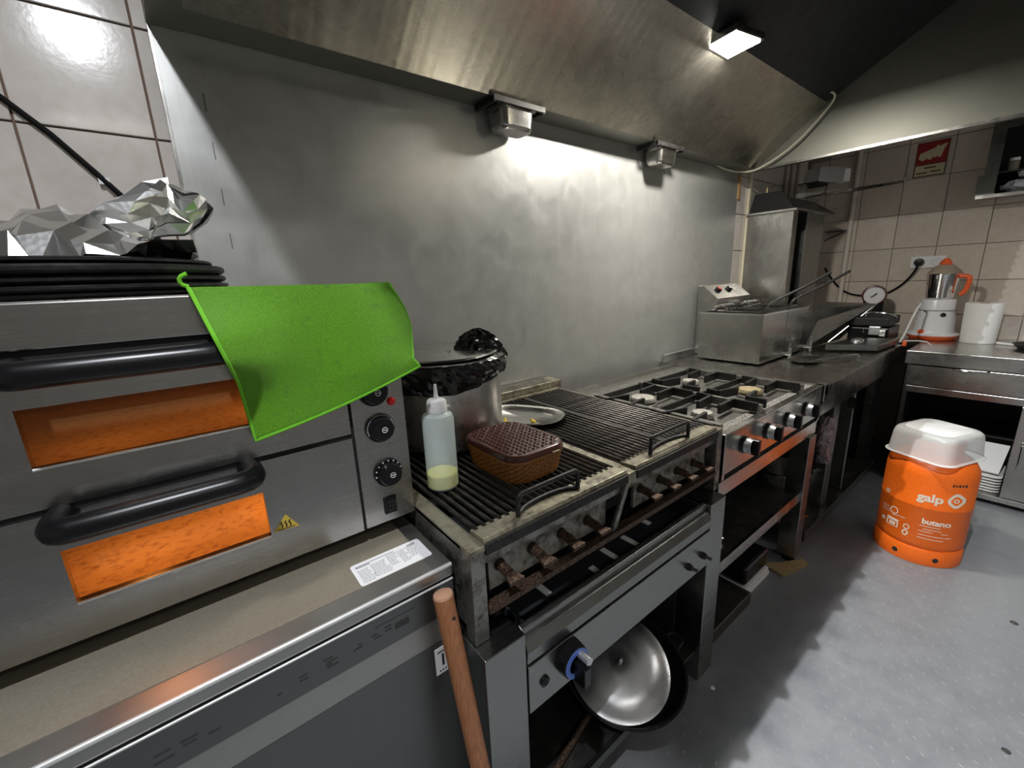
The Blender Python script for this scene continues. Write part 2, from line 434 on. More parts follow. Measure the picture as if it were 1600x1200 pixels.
# lamp
hl = thing('hood_lamp', 'lit square LED lamp fixed inside the extractor hood', 'lamp', (1.873, .948, 2.19), rotz=R(-10))
MB().box(-.085, .085, -.082, .082, .006, .03).build('housing', 'steel_x', hl, local=True, bevel=.003)
MB().box(-.074, .074, -.071, .071, .0, .0055).build('diffuser', 'lamp_glow', hl, local=True, bevel=.002)
MB().box(-.012, .012, -.01, .01, .03, .075).build('bracket', 'steel_x', hl, local=True)
# cable at the hood's right corner
o = MB().tube([(2.60, 1.39, 1.972), (2.80, 1.385, 1.944), (2.93, 1.33, 1.936), (2.955, 1.26, 1.945), (2.955, 1.09, 2.024), (2.955, .95, 2.164), (2.95, .905, 2.222), (2.93, .92, 2.247), (2.86, .95, 2.245), (2.80, .975, 2.23)], .0055, 8, 2).build('lamp_cable', 'cable_cream', smooth=True)
tag(o, 'cream cable looping down the inside corner of the hood', 'cable')
# grease cups on slide-in brackets
def grease_cup(x, label):
    c = thing('grease_cup', label, 'grease cup', (x, 1.345, 1.95), 'steel grease cups under the hood gutter')
    x0, x1 = x - .12, x + .115
    MB().box(x0, x0 + .012, 1.285, 1.40, 1.936, 1.956).build('bracket_rail', 'black_matte', c)
    MB().box(x1 - .012, x1, 1.285, 1.40, 1.936, 1.956).build('bracket_rail', 'black_matte', c)
    MB().box(x0, x1, 1.283, 1.292, 1.940, 1.957).build('bracket_front', 'dark_steel', c)
    q = rrect(x - .078, x + .078, 1.293, 1.397, .03); q2 = rrect(x - .072, x + .072, 1.299, 1.391, .03)
    MB().hexa(q2, 1.868, 1.945, q).build('cup', 'steel_x', c, smooth=True, bevel=.014)
    rm = rrect(x - .088, x + .088, 1.288, 1.402, .03)
    MB().hexa(rm, 1.941, 1.948).build('rim', 'steel_x', c)
grease_cup(1.085, 'steel grease cup hanging under the hood gutter nearer the green cloth')
grease_cup(2.035, 'steel grease cup hanging under the hood gutter nearer the lit lamp')

# ================================================================== DISHWASHER
DX0, DX1, DY0, DY1, DZ = -.42, .33, .633, 1.24, .83
dw = thing('dishwasher', 'grey undercounter dishwasher with a beige top carrying the oven', 'dishwasher', (.03, .9, 0))
MB().box(DX0, DX1, DY0 + .02, DY1, .03, DZ - .03).build('body', 'dw_steel', dw)
MB().box(DX0, DX1, DY0 + .001, DY1, DZ - .028, DZ).build('worktop', 'dw_edge', dw, bevel=.005)
MB().box(DX0 + .03, DX1 - .035, DY0 + .045, DY1 - .02, DZ - .002, DZ + .0012).build('top_panel', 'dw_top', dw)
MB().box(DX0 + .003, DX1 - .003, DY0 + .004, DY0 + .03, .795, .803).build('gap', 'void_black', dw)
cp = MB().box(DX0 + .003, DX1 - .003, DY0, DY0 + .025, .727, .797).build('control_panel', 'dw_steel', dw, bevel=.0015)
MB().prism([(DY0 + .004, .727), (DY0 + .026, .722), (DY0 + .004, .676), (DY0, .676)], 'x', DX0 + .003, DX1 - .003).build('grip_recess', 'dw_edge', dw)
MB().box(DX0 + .003, DX1 - .003, DY0, DY0 + .025, .10, .676).build('door', 'dw_steel', dw, bevel=.002)
MB().box(DX0 + .01, DX1 - .01, DY0 + .04, DY0 + .06, .0, .10).build('plinth', 'black_matte', dw)
mk = MB()
for x, z, ww in ((-.119, .762, .018), (-.119, .75, .022), (-.09, .762, .02), (-.09, .755, .016), (-.063, .752, .014), (.019, .753, .007), (.054, .762, .012), (.054, .755, .013), (.092, .768, .014), (.098, .762, .017), (.098, .752, .018), (.092, .757, .010), (.139, .757, .016), (.143, .763, .006), (.168, .765, .010), (.173, .758, .012), (.193, .768, .012), (.193, .761, .012)):
    mk.box(x - ww / 2, x + ww / 2, DY0 - .0006, DY0, z - .0013, z + .0013)
mk.build('printed_marks', 'mark_dark', cp)['kind'] = 'stuff'
MB().box(.205, .232, DY0 - .0006, DY0, .7535, .766).build('display', 'mark_dark', cp)
MB().box(.17, .245, DY0 - .0006, DY0, .7775, .7785).build('printed_line', 'mark_dark', cp)
MB().cyl((DX0 + .004, DY0 + .003, DZ - .003), (DX1 - .004, DY0 + .003, DZ - .003), .0042, .0042, 16).build('front_highlight', 'highlight_pale', dw, smooth=True)  # pale rod added as the highlight of the worktop's front edge
MB().cyl((DX0 + .004, DY0 + .001, .797), (DX1 - .004, DY0 + .001, .797), .0022, .0022, 12).build('door_highlight', 'highlight_pale', dw, smooth=True)  # thinner pale rod added as the highlight along the door top
# energy style sticker with a 10 on the door
s10 = MB().box(.2735, .3165, DY0 - .0009, DY0, .600, .661).build('sticker', 'label_white', dw)
tx = MB(); text_on(tx, '10', .036, lambda a, b: (.297 + a * .8, DY0 - .0013, .630 + b))
for i in range(5): tx.box(.281 + i * .006, .284 + i * .006, DY0 - .0013, DY0 - .0009, .6055, .609)
tx.box(.279, .307, DY0 - .0013, DY0 - .0009, .650, .6525)
tx.build('sticker_print', 'print_black', s10)
# instruction sticker on the top
lb = MB().hexa(rrect(.171, .311, .679, .749, .006), DZ + .0013, DZ + .0018)
lb = lb.build('instruction_sticker', 'label_white', dw)
ln = MB(); Z0, Z1 = DZ + .0018, DZ + .0021
random.seed(3)
for cx, ww, rows, ytop in ((.178, .022, 9, .724), (.203, .030, 9, .727), (.236, .018, 8, .733), (.258, .016, 9, .733), (.277, .014, 8, .733)):
    for r_ in range(rows):
        y = ytop - r_ * .0048
        x = cx
        while x < cx + ww * random.uniform(.7, 1):
            l_ = random.uniform(.002, .006); ln.box(x, x + l_, y, y + .0014, Z0, Z1); x += l_ + .0012
ln.box(.178, .255, .7385, .7402, Z0, Z1); ln.box(.178, .205, .7335, .7365, Z0, Z1)
for i in range(5): ln.box(.283 + i * .0034, .2852 + i * .0034, .7345, .741, Z0, Z1)
ln.build('sticker_print', 'print_grey', lb)

# ================================================================== PIZZA OVEN
OX0, OX1, OY, OY1 = -.345, .333, .795, 1.33
ov = thing('pizza_oven', 'double deck stainless pizza oven with glowing orange windows', 'oven', (0, 1.06, DZ))
bd = MB()
bd.box(OX0, OX1, OY + .02, OY1, .866, .885); bd.box(OX0, OX1, OY + .02, OY1, 1.05, 1.09); bd.box(OX0, OX1, OY + .02, OY1, 1.272, 1.344)
bd.box(OX0, OX0 + .03, OY + .02, OY1, .885, 1.272); bd.box(.2, OX1, OY + .03, OY1, .885, 1.272); bd.box(OX0 + .03, .2, OY1 - .03, OY1, .885, 1.272)
bd.build('body', 'oven_steel', ov)
MB().box(OX0, OX1, OY, OY + .02, 1.287, 1.346).build('top_fascia', 'oven_steel', ov, bevel=.002)
MB().box(OX0, OX1, OY + .006, OY + .02, 1.271, 1.287).build('vent_gap', 'void_black', ov)
for sx, sy in ((OX0 + .04, OY + .08), (OX1 - .04, OY + .08), (OX0 + .04, OY1 - .05), (OX1 - .04, OY1 - .05)):
    MB().cyl((sx, sy, DZ + .001), (sx, sy, .868), .018).build('foot', 'black_plastic', ov)
WX0, WX1 = -.185, .062
def deck(z0, z1, wz0, wz1, power):
    dd = MB()
    dd.box(OX0 + .004, WX0, OY, OY + .018, z0, z1); dd.box(WX1, .221, OY, OY + .018, z0, z1)
    dd.box(WX0, WX1, OY, OY + .018, z0, wz0); dd.box(WX0, WX1, OY, OY + .018, wz1, z1)
    d = dd.build('door', 'oven_steel', ov)
    MB().box(WX0 - .008, WX1 + .008, OY + .012, OY + .016, wz0 - .008, wz1 + .008).build('glass', 'oven_glass', d)
    MB().cyl((WX0, OY + .0015, wz0), (WX1, OY + .0015, wz0), .0022, .0022, 10).build('window_highlight', 'highlight_pale', d, smooth=True)  # pale rod added for the highlight on the window's lower edge
    # handle: black tube with bent ends
    hz = wz1 + .050; hy = OY - .058
    MB().tube([(WX0 + .013, OY, hz), (WX0 + .010, hy + .02, hz), (WX0 + .016, hy + .004, hz), (WX0 + .034, hy, hz), (0, hy, hz), (WX1 - .034, hy, hz), (WX1 - .016, hy + .004, hz), (WX1 - .010, hy + .02, hz), (WX1 - .013, OY, hz)], .0175, 16, 1).build('handle', 'black_plastic', d, smooth=True)
    # stone floor and lining
    c0 = z0 + .024 if z0 < 1 else z0 + .025
    MB().box(OX0 + .031, .199, OY + .022, OY1 - .031, c0, c0 + .018).build('baking_stone', 'stone', ov)
    lin = MB(); lin.box(OX0 + .031, .199, OY1 - .036, OY1 - .031, c0, z1 - .004)
    lin.box(OX0 + .031, OX0 + .036, OY + .022, OY1 - .036, c0, z1 - .004); lin.box(.194, .199, OY + .022, OY1 - .036, c0, z1 - .004)
    lin.build('chamber_lining', 'chamber', ov)
    l = bpy.data.lights.new('oven_lamp_light', 'POINT'); l.energy = power; l.color = (1, .66, .27); l.shadow_soft_size = .02
    lo = bpy.data.objects.new('oven_lamp_light', l); col.objects.link(lo); lo.location = (.12, OY + .16, z1 - .035)
    l2 = bpy.data.lights.new('oven_lamp_light', 'POINT'); l2.energy = power * .6; l2.color = (1, .66, .27); l2.shadow_soft_size = .02
    lo = bpy.data.objects.new('oven_lamp_light', l2); col.objects.link(lo); lo.location = (-.12, OY + .12, z1 - .035)
    return d
deck(1.075, 1.270, 1.131, 1.213, .13)
dl = deck(.867, 1.066, .924, 1.010, .42)
MB().box(OX0 + .004, .221, OY + .004, OY + .02, 1.066, 1.075).build('door_gap', 'void_black', ov)
MB().box(.221, .2265, OY + .004, OY + .02, .867, 1.271).build('panel_gap', 'void_black', ov)
cpn = MB().box(.2265, OX1, OY, OY + .02, .867, 1.271).build('control_panel', 'oven_steel', ov, bevel=.001)
wt = MB().prism([(.066, .930), (.108, .927), (.089, .957)], 'y', OY - .001, OY).build('warning_sticker', 'warn_yellow', dl)
wv = MB()
for i in range(3):
    x = .080 + i * .0065
    wv.tube([(x, OY - .0014, .9335), (x + .002, OY - .0014, .9375), (x - .001, OY - .0014, .9415), (x + .001, OY - .0014, .9455)], .0011, 6)
wv.box(.073, .101, OY - .0014, OY - .001, .9302, .9315)
wv.build('warning_mark', 'print_black', wt)
for x, z, kind in ((.272, 1.150, 0), (.277, 1.074, 1), (.283, .976, 2)):
    kb = MB().cyl((x, OY, z), (x, OY - .006, z), .029, .029, 40).build('dial', 'black_plastic', cpn, smooth=True)
    MB().lathe([(.0235, .006), (.0235, .016), (.021, .0225), (0, .0225)], (x, OY, z), 32, (0, -1, 0)).build('knob', 'black_plastic', kb, smooth=True)
    tk = MB()
    for i in range(24 if kind == 1 else 9):
        a = R(-10 + i * (220 / (24 if kind == 1 else 9))); r0 = .0265; d_ = .0006 if kind == 1 else .0013
        cx, cz = x + r0 * math.cos(a), z + r0 * math.sin(a)
        tk.box(cx - d_, cx + d_, OY - .0066, OY - .006, cz - .0012, cz + .0012)
    tk.build('tick_marks', 'print_white', kb)
    lg = MB(); lg.lathe([(.0058, 0), (.0058, .0006), (.0046, .0006), (.0046, 0)], (x + .002, OY - .0225, z), 24, (0, -1, 0)); lg.box(x - .001, x + .005, OY - .0231, OY - .0225, z - .0008, z + .0008)
    lg.build('knob_logo', 'print_white', kb)
MB().lathe([(.008, 0), (.008, .004), (.0055, .007), (0, .008)], (.306, OY, 1.123), 24, (0, -1, 0)).build('indicator_lamp', 'red_lamp', cpn, smooth=True)
rs = MB().box(.2665, .293, OY - .004, OY, .885, .922).build('rocker_switch', 'black_plastic', cpn, bevel=.0015)
rg = MB()
for i in range(3):
    for j in range(3): rg.box(.274 + i * .006, .278 + i * .006, OY - .0062, OY - .004, .890 + j * .009, .897 + j * .009)
rg.build('switch_grip', 'black_matte', rs)

# ================================================================== TRAYS, FOIL, CLOTH on the oven
TZ = 1.345
for i, (r_, dx, dy, z0, hh) in enumerate(((.205, -.125, 1.02, 1.347, .010), (.208, -.118, 1.015, 1.357, .009), (.208, -.120, 1.020, 1.367, .012), (.205, -.118, 1.01, 1.380, .014), (.198, -.128, 1.015, 1.395, .009))):
    o = MB().lathe([(r_ * .95, 0), (r_ * .985, hh * .15), (r_, hh * .4), (r_, hh * .75), (r_ * .988, hh * .95), (r_ * .965, hh), (r_ * .94, hh * .7), (r_ * .92, .003), (0, .003)], (dx, dy, z0), 64).build('baking_tray', 'tray_black', loc=(dx, dy, z0), smooth=True)
    tag(o, ['bottom round black baking tray in the stack on the oven', 'second lowest round black baking tray on the oven', 'middle round black baking tray of the stack on the oven', 'thick rimmed black baking tray second from the top', 'top black baking tray directly under the crumpled foil'][i], 'baking tray', 'black baking trays stacked on the oven')
def crumple(name, outline_fn, nx, ny, seed, amp, mat='foil'):
    rnd = random.Random(seed); mb = MB(); vs = []
    for j in range(ny + 1):
        for i in range(nx + 1):
            u, v = i / nx, j / ny; p = Vector(outline_fn(u, v))
            e = amp
            vs.append(p + Vector((rnd.uniform(-e, e), rnd.uniform(-e, e), rnd.uniform(-e, e) * 1.1)))
    fs = []
    for j in range(ny):
        for i in range(nx):
            a = j * (nx + 1) + i; b = a + 1; c = a + nx + 2; d = a + nx + 1
            fs += [(a, b, c), (a, c, d)] if rnd.random() < .5 else [(a, b, d), (b, c, d)]
    return mb.add(vs, fs)
def foil_base(u, v):
    x = -.33 + u * .375; y = .86 + v * .30
    h = 1.409 + .070 * math.exp(-((u - .50) / .26) ** 2) * math.sin(math.pi * min(1, v * 1.05)) ** .6 * (1 if u < .8 else .6) + .012 * math.sin(9 * u + 5 * v)
    if u > .88: h += .012
    return x, y, h
o = crumple('aluminium_foil', foil_base, 18, 11, 5, .010).build('aluminium_foil', 'foil'); tag(o, 'wide crumpled sheet of aluminium foil lying over the black trays', 'foil')
def foil_ball(u, v):
    a = u * 2 * math.pi; t = (v - .5) * math.pi
    r_ = (.052 + .022 * math.sin(2 * a + .5)) 
    x = .004 + 1.05 * r_ * math.cos(t) * math.cos(a) * 1.15 + .020 * math.sin(t); y = 1.0 + r_ * math.cos(t) * math.sin(a) * .8; z = 1.492 + .040 * math.sin(t) + .25 * (x - .0) 
    return x, y, z - .02 * (x > .03)
o = crumple('aluminium_foil', foil_ball, 15, 8, 11, .008).build('aluminium_foil', 'foil'); tag(o, 'raised crumpled lump of foil beside the steel splashback', 'foil')
# thin black hose on the tiles
hs = thing('wall_hose', 'thin black cable running diagonally down the white tiles', 'cable', (-.1, D, 1.5))
MB().tube([(-.42, D - .008, 1.93), (-.30, D - .008, 1.83), (-.17, D - .008, 1.725), (-.06, D - .012, 1.588), (-.03, D - .03, 1.54), (0, D - .05, 1.47)], .0062, 8, 1).build('cable', 'cable_black', hs, smooth=True)
MB().box(-.085, -.066, D - .016, D - .002, 1.598, 1.612).build('clip', 'white_plastic', hs)

# green cloth hanging over the front edge of the oven
def interp(t, pts):
    for (a, va), (b, vb) in zip(pts, pts[1:]):
        if t <= b: return va + (vb - va) * (t - a) / (b - a)
    return pts[-1][1]
def cloth():
    mb = MB(); nx, ny = 60, 56; vs = []
    TLp, TRp = Vector((.020, .0, 1.357)), Vector((.327, 0, 1.352))
    BL, BR = Vector((.066, 0, 1.108)), Vector((.368, 0, 1.186))
    for j in range(ny + 1):
        v = j / ny
        for i in range(nx + 1):
            u = i / nx
            if v < .3:     # part lying on the oven top
                s = (.3 - v) / .3
                x = TLp.x + u * (TRp.x - TLp.x) + .01 * s; z = 1.3515 + .002 * math.sin(14 * u) * s; y = OY - .004 + s * .13
                if u > .97: z -= .0
            else:
                t = (v - .3) / .7
                L = Vector((interp(t, ((0, .020), (.40, .045), (.60, .058), (.85, .063), (1, .066))), 0, 1.357 + t * (1.108 - 1.357)))
                Rr = Vector((interp(t, ((0, .323), (.12, .335), (.30, .350), (.5, .3585), (.75, .3575), (.9, .357), (1, .370))), 0, 1.352 + t * (1.186 - 1.352)))
                p = L.lerp(Rr, u)
                sag = -.018 * math.sin(u * math.pi) * t
                x, z = p.x, p.z + sag * .4
                y = OY - .006 - .010 * math.sin(min(1, t * 1.6) * math.pi / 2) - .012 * t * math.sin(u * 7 + .6) * (.4 + .6 * t)
                y -= .066 * math.exp(-((x - .03) / .075) ** 2) * math.exp(-(max(0, abs(z - 1.262) - .012) / .055) ** 2)
                y -= .034 * math.exp(-((x - .272) / .06) ** 2) * min(1, t * 1.3)
                if u > .85: y += .03 * ((u - .85) / .15) ** 2 * math.sin(min(1, t * 1.1) * math.pi)
                x *= y / .785; z = 1.35 + (z - 1.35) * y / .785
            vs.append((x, y, z))
    fs = [(j * (nx + 1) + i, j * (nx + 1) + i + 1, (j + 1) * (nx + 1) + i + 1, (j + 1) * (nx + 1) + i) for j in range(ny) for i in range(nx)]
    mb.add(vs, fs)
    return mb, vs, nx, ny
tw = thing('cleaning_cloth', 'bright green microfibre cloth draped over the oven front', 'cloth', (.19, .79, 1.35))
mb, vs, nx, ny = cloth()
o = mb.build('cloth', 'towel', tw, smooth=True)
md = o.modifiers.new('thick', 'SOLIDIFY'); md.thickness = .004; md.offset = 0
hem = [vs[j * (nx + 1)] for j in range(0, ny + 1)] + [vs[ny * (nx + 1) + i] for i in range(1, nx + 1)] + [vs[j * (nx + 1) + nx] for j in range(ny - 1, -1, -1)]
MB().tube([Vector(p) + Vector((0, -.001, 0)) for p in hem], .003, 6).build('hem', 'towel_hem', tw, smooth=True)
MB().tube([(.021, .79, 1.358), (.012, .79, 1.362), (.012, .788, 1.372), (.022, .788, 1.377)], .003, 8, 1).build('loop', 'towel_hem', tw, smooth=True)
# broom stick leaning on the dishwasher
bs = thing('broom_stick', 'round wooden broom stick leaning against the dishwasher', 'stick', (.335, .40, 0))
p0, p1 = Vector((.322, .47, .001)), Vector((.287, .600, .800))
MB().cyl(p0, p1, .0185, .0185, 24).build('pole', 'wood', bs, smooth=True)
dd = (p1 - p0).normalized(); MB().lathe([(.0186, 0), (.0175, .004), (.012, .0065), (0, .007)], p1, 24, dd).build('rounded_end', 'wood_end', bs, smooth=True)
q = p0.lerp(p1, .955) + Vector((.0035, -.0183, 0)); MB().cyl(q + Vector((0, .004, 0)), q - Vector((0, .0005, 0)), .004, .004, 10).build('hole', 'print_black', bs)

# ================================================================== GRILL STAND
SX0, SX1, SY0, SZ = .332, 1.255, .545, .665
gs = thing('grill_stand', 'grey steel stand with a dark drip well under the gas grill', 'stand', (.8, .9, 0))
for x0, x1, y0, y1 in ((SX0, .43, SY0, .69), (1.165, SX1, SY0, .64), (SX0, .43, 1.18, 1.30), (1.165, SX1, 1.20, 1.30)):
    MB().box(x0, x1, y0, y1, 0, SZ).build('post', 'stand_steel', gs, bevel=.002)
tf = MB(); tf.box(.43, 1.165, 1.2, 1.30, SZ - .03, SZ); tf.box(.415, .45, .69, 1.2, SZ - .03, SZ - .001); tf.box(1.15, 1.19, .64, 1.2, SZ - .03, SZ - .001)
tf.build('top_frame', 'stand_steel', gs)
wl = MB(); wl.box(.45, 1.15, .57, 1.2, .60, .606); wl.box(.445, .452, .57, 1.2, .60, SZ - .004); wl.box(1.148, 1.155, .57, 1.2, .60, SZ - .004); wl.box(.45, 1.15, 1.196, 1.2, .60, SZ)
wl.build('drip_well', 'well_dark', gs)
MB().prism([(.560, SZ - .004), (.572, SZ), (.580, SZ - .006), (.572, .60), (.560, .60)], 'x', .432, 1.163).build('well_rim', 'stand_steel', gs, bevel=.002)
MB().prism([(SY0 - .004, .618), (SY0 + .006, .640), (.562, .645), (.562, .585), (SY0, .585)], 'x', .432, 1.163).build('front_roll', 'stand_steel', gs, bevel=.003)
pn = MB().box(.432, 1.163, SY0 - .003, SY0 + .015, .462, .582).build('front_panel', 'stand_steel', gs, bevel=.0015)
kb = MB().cyl((.545, SY0 - .003, .538), (.545, SY0 - .030, .538), .040, .037, 10).build('control_knob', 'black_plastic', pn, bevel=.002)
MB().lathe([(.034, 0), (.034, .002), (.023, .002), (.023, 0)], (.545, SY0 - .030, .538), 40, (0, -1, 0)).build('blue_ring', 'blue_ring', kb, smooth=True)
MB().box(.535, .555, SY0 - .062, SY0 - .03, .500, .548).build('knob_grip', 'black_plastic', kb, bevel=.002)
MB().cyl((.555, SY0 - .03, .556), (.555, SY0 - .058, .556), .0095, .0095, 16).build('push_pin', 'knob_silver', kb, smooth=True)
MB().lathe([(.012, 0), (.012, .004), (.008, .006), (0, .003)], (.474, SY0 - .003, .520), 20, (0, -1, 0)).build('igniter_button', 'black_plastic', pn, smooth=True)
for x in (1.045, 1.125):
    f = MB().cyl((x, SY0 - .003, .512), (x, SY0 - .014, .512), .011, .009, 12).build('gas_fitting', 'black_matte', pn)
    MB().cyl((x, SY0 - .014, .512), (x + .004, SY0 - .030, .510), .005, .005, 8).build('pin', 'dark_steel', f)
MB().box(.432, 1.163, .56, 1.25, .108, .118).build('shelf', 'dark_steel', gs)
MB().box(.432, .98, .547, .560, .092, .120).build('shelf_edge', 'stand_steel', gs)
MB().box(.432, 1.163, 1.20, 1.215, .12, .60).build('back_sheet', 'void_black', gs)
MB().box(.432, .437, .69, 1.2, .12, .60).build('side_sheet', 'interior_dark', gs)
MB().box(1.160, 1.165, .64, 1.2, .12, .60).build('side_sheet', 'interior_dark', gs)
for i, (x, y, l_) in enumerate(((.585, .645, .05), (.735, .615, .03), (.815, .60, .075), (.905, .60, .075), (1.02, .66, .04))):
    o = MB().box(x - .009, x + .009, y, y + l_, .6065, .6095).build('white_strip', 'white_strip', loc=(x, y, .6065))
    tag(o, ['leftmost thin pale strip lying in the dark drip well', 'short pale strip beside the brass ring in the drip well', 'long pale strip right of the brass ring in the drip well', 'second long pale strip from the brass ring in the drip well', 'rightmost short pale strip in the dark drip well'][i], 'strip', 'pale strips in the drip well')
o = MB().lathe([(.019, 0), (.020, .006), (.016, .010), (.011, .010), (.011, 0)], (.735, .597, .6065), 24).build('burner_ring', 'burner_brass', loc=(.735, .597, .6065), smooth=True)
tag(o, 'small brass ring lying in the drip well', 'ring')
# frying pan with an aluminium lid on the shelf
pan = thing('frying_pan', 'large black frying pan with a long handle on the lowest shelf', 'pan', (.90, .64, .12))
Mx = Matrix.Translation((.90, .655, .130)) @ Vector((0, 0, 1)).rotation_difference(Vector((-.10, -.12, 1))).to_matrix().to_4x4()
MB().lathe([(.0, 0), (.145, 0), (.158, .006), (.183, .048), (.187, .048), (.187, .052), (.180, .052), (.154, .011), (.142, .006), (0, .006)], (0, 0, 0), 56).xf(Mx).build('bowl', 'cast_iron', pan, smooth=True)
MB().tube([(.775, .648, .133), (.62, .613, .130), (.50, .585, .129)], .0095, 10).build('handle', 'rust', pan, smooth=True)
MB().tube([Mx @ Vector((.182, -.03, .045)), Mx @ Vector((.215, -.035, .042)), Mx @ Vector((.215, -.075, .042)), Mx @ Vector((.170, -.08, .045))], .005, 8, 1).build('helper_handle', 'cast_iron', pan, smooth=True)
ld = thing('pan_lid', 'dull aluminium lid resting tilted on the black frying pan', 'lid', (.87, .65, .2))
Mx = Matrix.Translation((.872, .650, .192)) @ Vector((0, 0, 1)).rotation_difference(Vector((-.24, -.36, 1))).to_matrix().to_4x4()
MB().lathe([(.152, 0), (.152, .002), (.136, .006), (.126, .014), (.09, .022), (.04, .027), (0, .028), (0, .026), (.09, .020), (.125, .012), (.135, .004), (.150, 0)], (0, 0, 0), 64).xf(Mx).build('dome', 'alu', ld, smooth=True)
MB().lathe([(.006, .026), (.006, .032), (.0075, .034), (.006, .038), (0, .039)], (-.0, .0, 0), 20).xf(Mx).build('knob', 'alu', ld, smooth=True)

# ================================================================== GAS GRILL
GX0, GX1, GY0, GY1, GZ = .338, 1.278, .582, 1.302, .873
gg = thing('gas_grill', 'greasy two-section gas grill with black bars on the grey stand', 'grill', (.8, .95, SZ))
for x0, x1 in ((GX0, .372), (1.248, GX1)):
    MB().box(x0, x1, GY0 + .034, GY1, SZ + .03, GZ - .004).build('side_panel', 'old_steel', gg)
    MB().box(x0, x1, GY0, GY1, GZ - .012, GZ).build('side_rail', 'greasy_plate', gg, bevel=.0015)
for x0, x1 in ((GX0, .370), (1.248, GX1)):
    MB().box(x0, x1, GY0, GY0 + .034, SZ + .0005, GZ - .012).build('leg', 'old_steel', gg, bevel=.0015)
    MB().box(x0, x1, GY1 - .034, GY1, SZ + .0005, GZ - .012).build('leg', 'old_steel', gg, bevel=.0015)
MB().box(.800, .834, GY0, GY1, GZ - .03, GZ + .002).build('divider_rail', 'greasy_plate', gg, bevel=.0015)
MB().box(.372, 1.248, GY0 + .012, GY0 + .03, .825, .856).build('front_rail', 'old_steel', gg, bevel=.001)
MB().box(.372, 1.248, GY1 - .012, GY1, SZ + .03, GZ).build('back_plate', 'dark_steel', gg)
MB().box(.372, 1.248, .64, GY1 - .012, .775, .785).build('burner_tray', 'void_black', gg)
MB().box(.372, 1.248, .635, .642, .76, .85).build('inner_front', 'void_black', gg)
for x0, x1 in ((.378, .762), (.842, 1.235)):
    fpn = MB().box(x0 + .012, x1 - .02, .604, .612, .752, .824).build('knob_panel', 'knob_panel_steel', gg)
    for i in range(4):
        x = x0 + .038 + i * (x1 - x0 - .04) / 4.0; z = .800 - .003 * i
        e = MB().cyl((x, .604, z), (x, .601, z), .013, .013, 16).build('shaft_hole', 'void_black', fpn)
        s_ = MB().cyl((x, .601, z), (x, .570, z - .002), .0105, .0105, 14).build('valve_stem', 'rust', fpn, smooth=True)
        MB().prism([(x - .011, .5705), (x + .011, .5705), (x + .018, .545), (x - .018, .545)], 'z', z - .0095, z - .0015).build('valve_key', 'rust', fpn, bevel=.001)
MB().prism([(.744, .737), (.760, .737), (.812, .85), (.796, .85)], 'y', .584, .592).build('brace', 'old_steel', gg)
MB().box(.372, 1.248, .578, .600, .722, .736).build('drip_rail', 'rust', gg)
# bars and front plates of each section
for x0, x1, hx0, hx1 in ((.376, .797, .471, .645), (.838, 1.245, .925, 1.112)):
    n = 22; first = None; step = (x1 - x0 - .012) / (n - 1)
    for i in range(n):
        if first is None:
            first = MB().cyl((0, .625, 0), (0, 1.278, 0), .0052, .0052, 8, False).build('grate_bar', 'grate_black', gg, smooth=True, local=True); o = first
        else: o = dup_part(first)
        o.location = (x0 + .006 + i * step - .8, -.95, .8795 - SZ)
    if x0 > .8:
        MB().box(1.028, 1.052, .63, 1.278, .868, .884).build('centre_bar', 'grate_black', gg, bevel=.002)
    MB().box(x0, x1, 1.272, 1.296, .866, .886).build('grate_end', 'greasy_plate', gg)
    MB().prism([(.584, .868), (.634, .870), (.634, .881), (.588, .884), (.584, .878)], 'x', x0 - .004, x1).build('front_plate', 'greasy_plate', gg, bevel=.001)
    MB().box(x0 - .004, x1, .579, .586, .853, .874).build('plate_lip', 'cast_iron', gg)
    MB().tube([(hx0, .606, .880), (hx0, .606, .922), (hx0 + .006, .606, .928), (hx0 + .014, .606, .930), (hx1 - .014, .606, .930), (hx1 - .006, .606, .928), (hx1, .606, .922), (hx1, .606, .880)], .0052, 10, 1).build('grate_handle', 'cast_iron', gg, smooth=True)
    MB().tube([(hx0, .606, .886), (hx0 + .03, .622, .887), ((hx0 + hx1) / 2, .628, .887), (hx1 - .03, .622, .887), (hx1, .606, .886)], .0048, 8, 1).build('handle_rod', 'cast_iron', gg, smooth=True)
bk = MB().box(.372, 1.285, 1.303, 1.385, .862, .912).build('back_vent', 'greasy_plate', gg, bevel=.002)
for i in range(4):
    y = 1.318 + i * .016
    MB().box(.40, 1.24, y, y + .006, .9115, .9128).build('vent_slot', 'print_black', bk)

# ---- things standing on the grill
GT = .8848
pt = thing('stock_pot', 'tall dented aluminium stock pot on the grill by the oven', 'pot', (.60, 1.11, GT))
MB().lathe([(0, 0), (.155, 0), (.168, .012), (.170, .03), (.172, .248), (.178, .252), (.178, .256), (.168, .256), (.166, .03), (0, .006)], (.60, 1.11, GT), 64).build('body', 'pot_alu', pt, smooth=True)
rnd = random.Random(4)
def bag_skirt():
    mb = MB(); n = 96; rows = 9; vs = []
    for j in range(rows):
        t = j / (rows - 1)
        for i in range(n):
            a = 2 * math.pi * i / n
            drop = .085 + .022 * math.sin(a * 1 - .6) + .010 * math.sin(3 * a + 1)
            rr = .181 + .006 * math.sin(t * math.pi) + .004 * math.sin(17 * a + 3 * t) * t + .003 * rnd.uniform(-1, 1)
            z = 1.144 - t * drop
            if j == 0: rr = .165; z = 1.146
            vs.append((.60 + rr * math.cos(a), 1.11 + rr * math.sin(a), z))
    fs = [(j * n + i, j * n + (i + 1) % n, (j + 1) * n + (i + 1) % n, (j + 1) * n + i) for j in range(rows - 1) for i in range(n)]
    return mb.add(vs, fs)
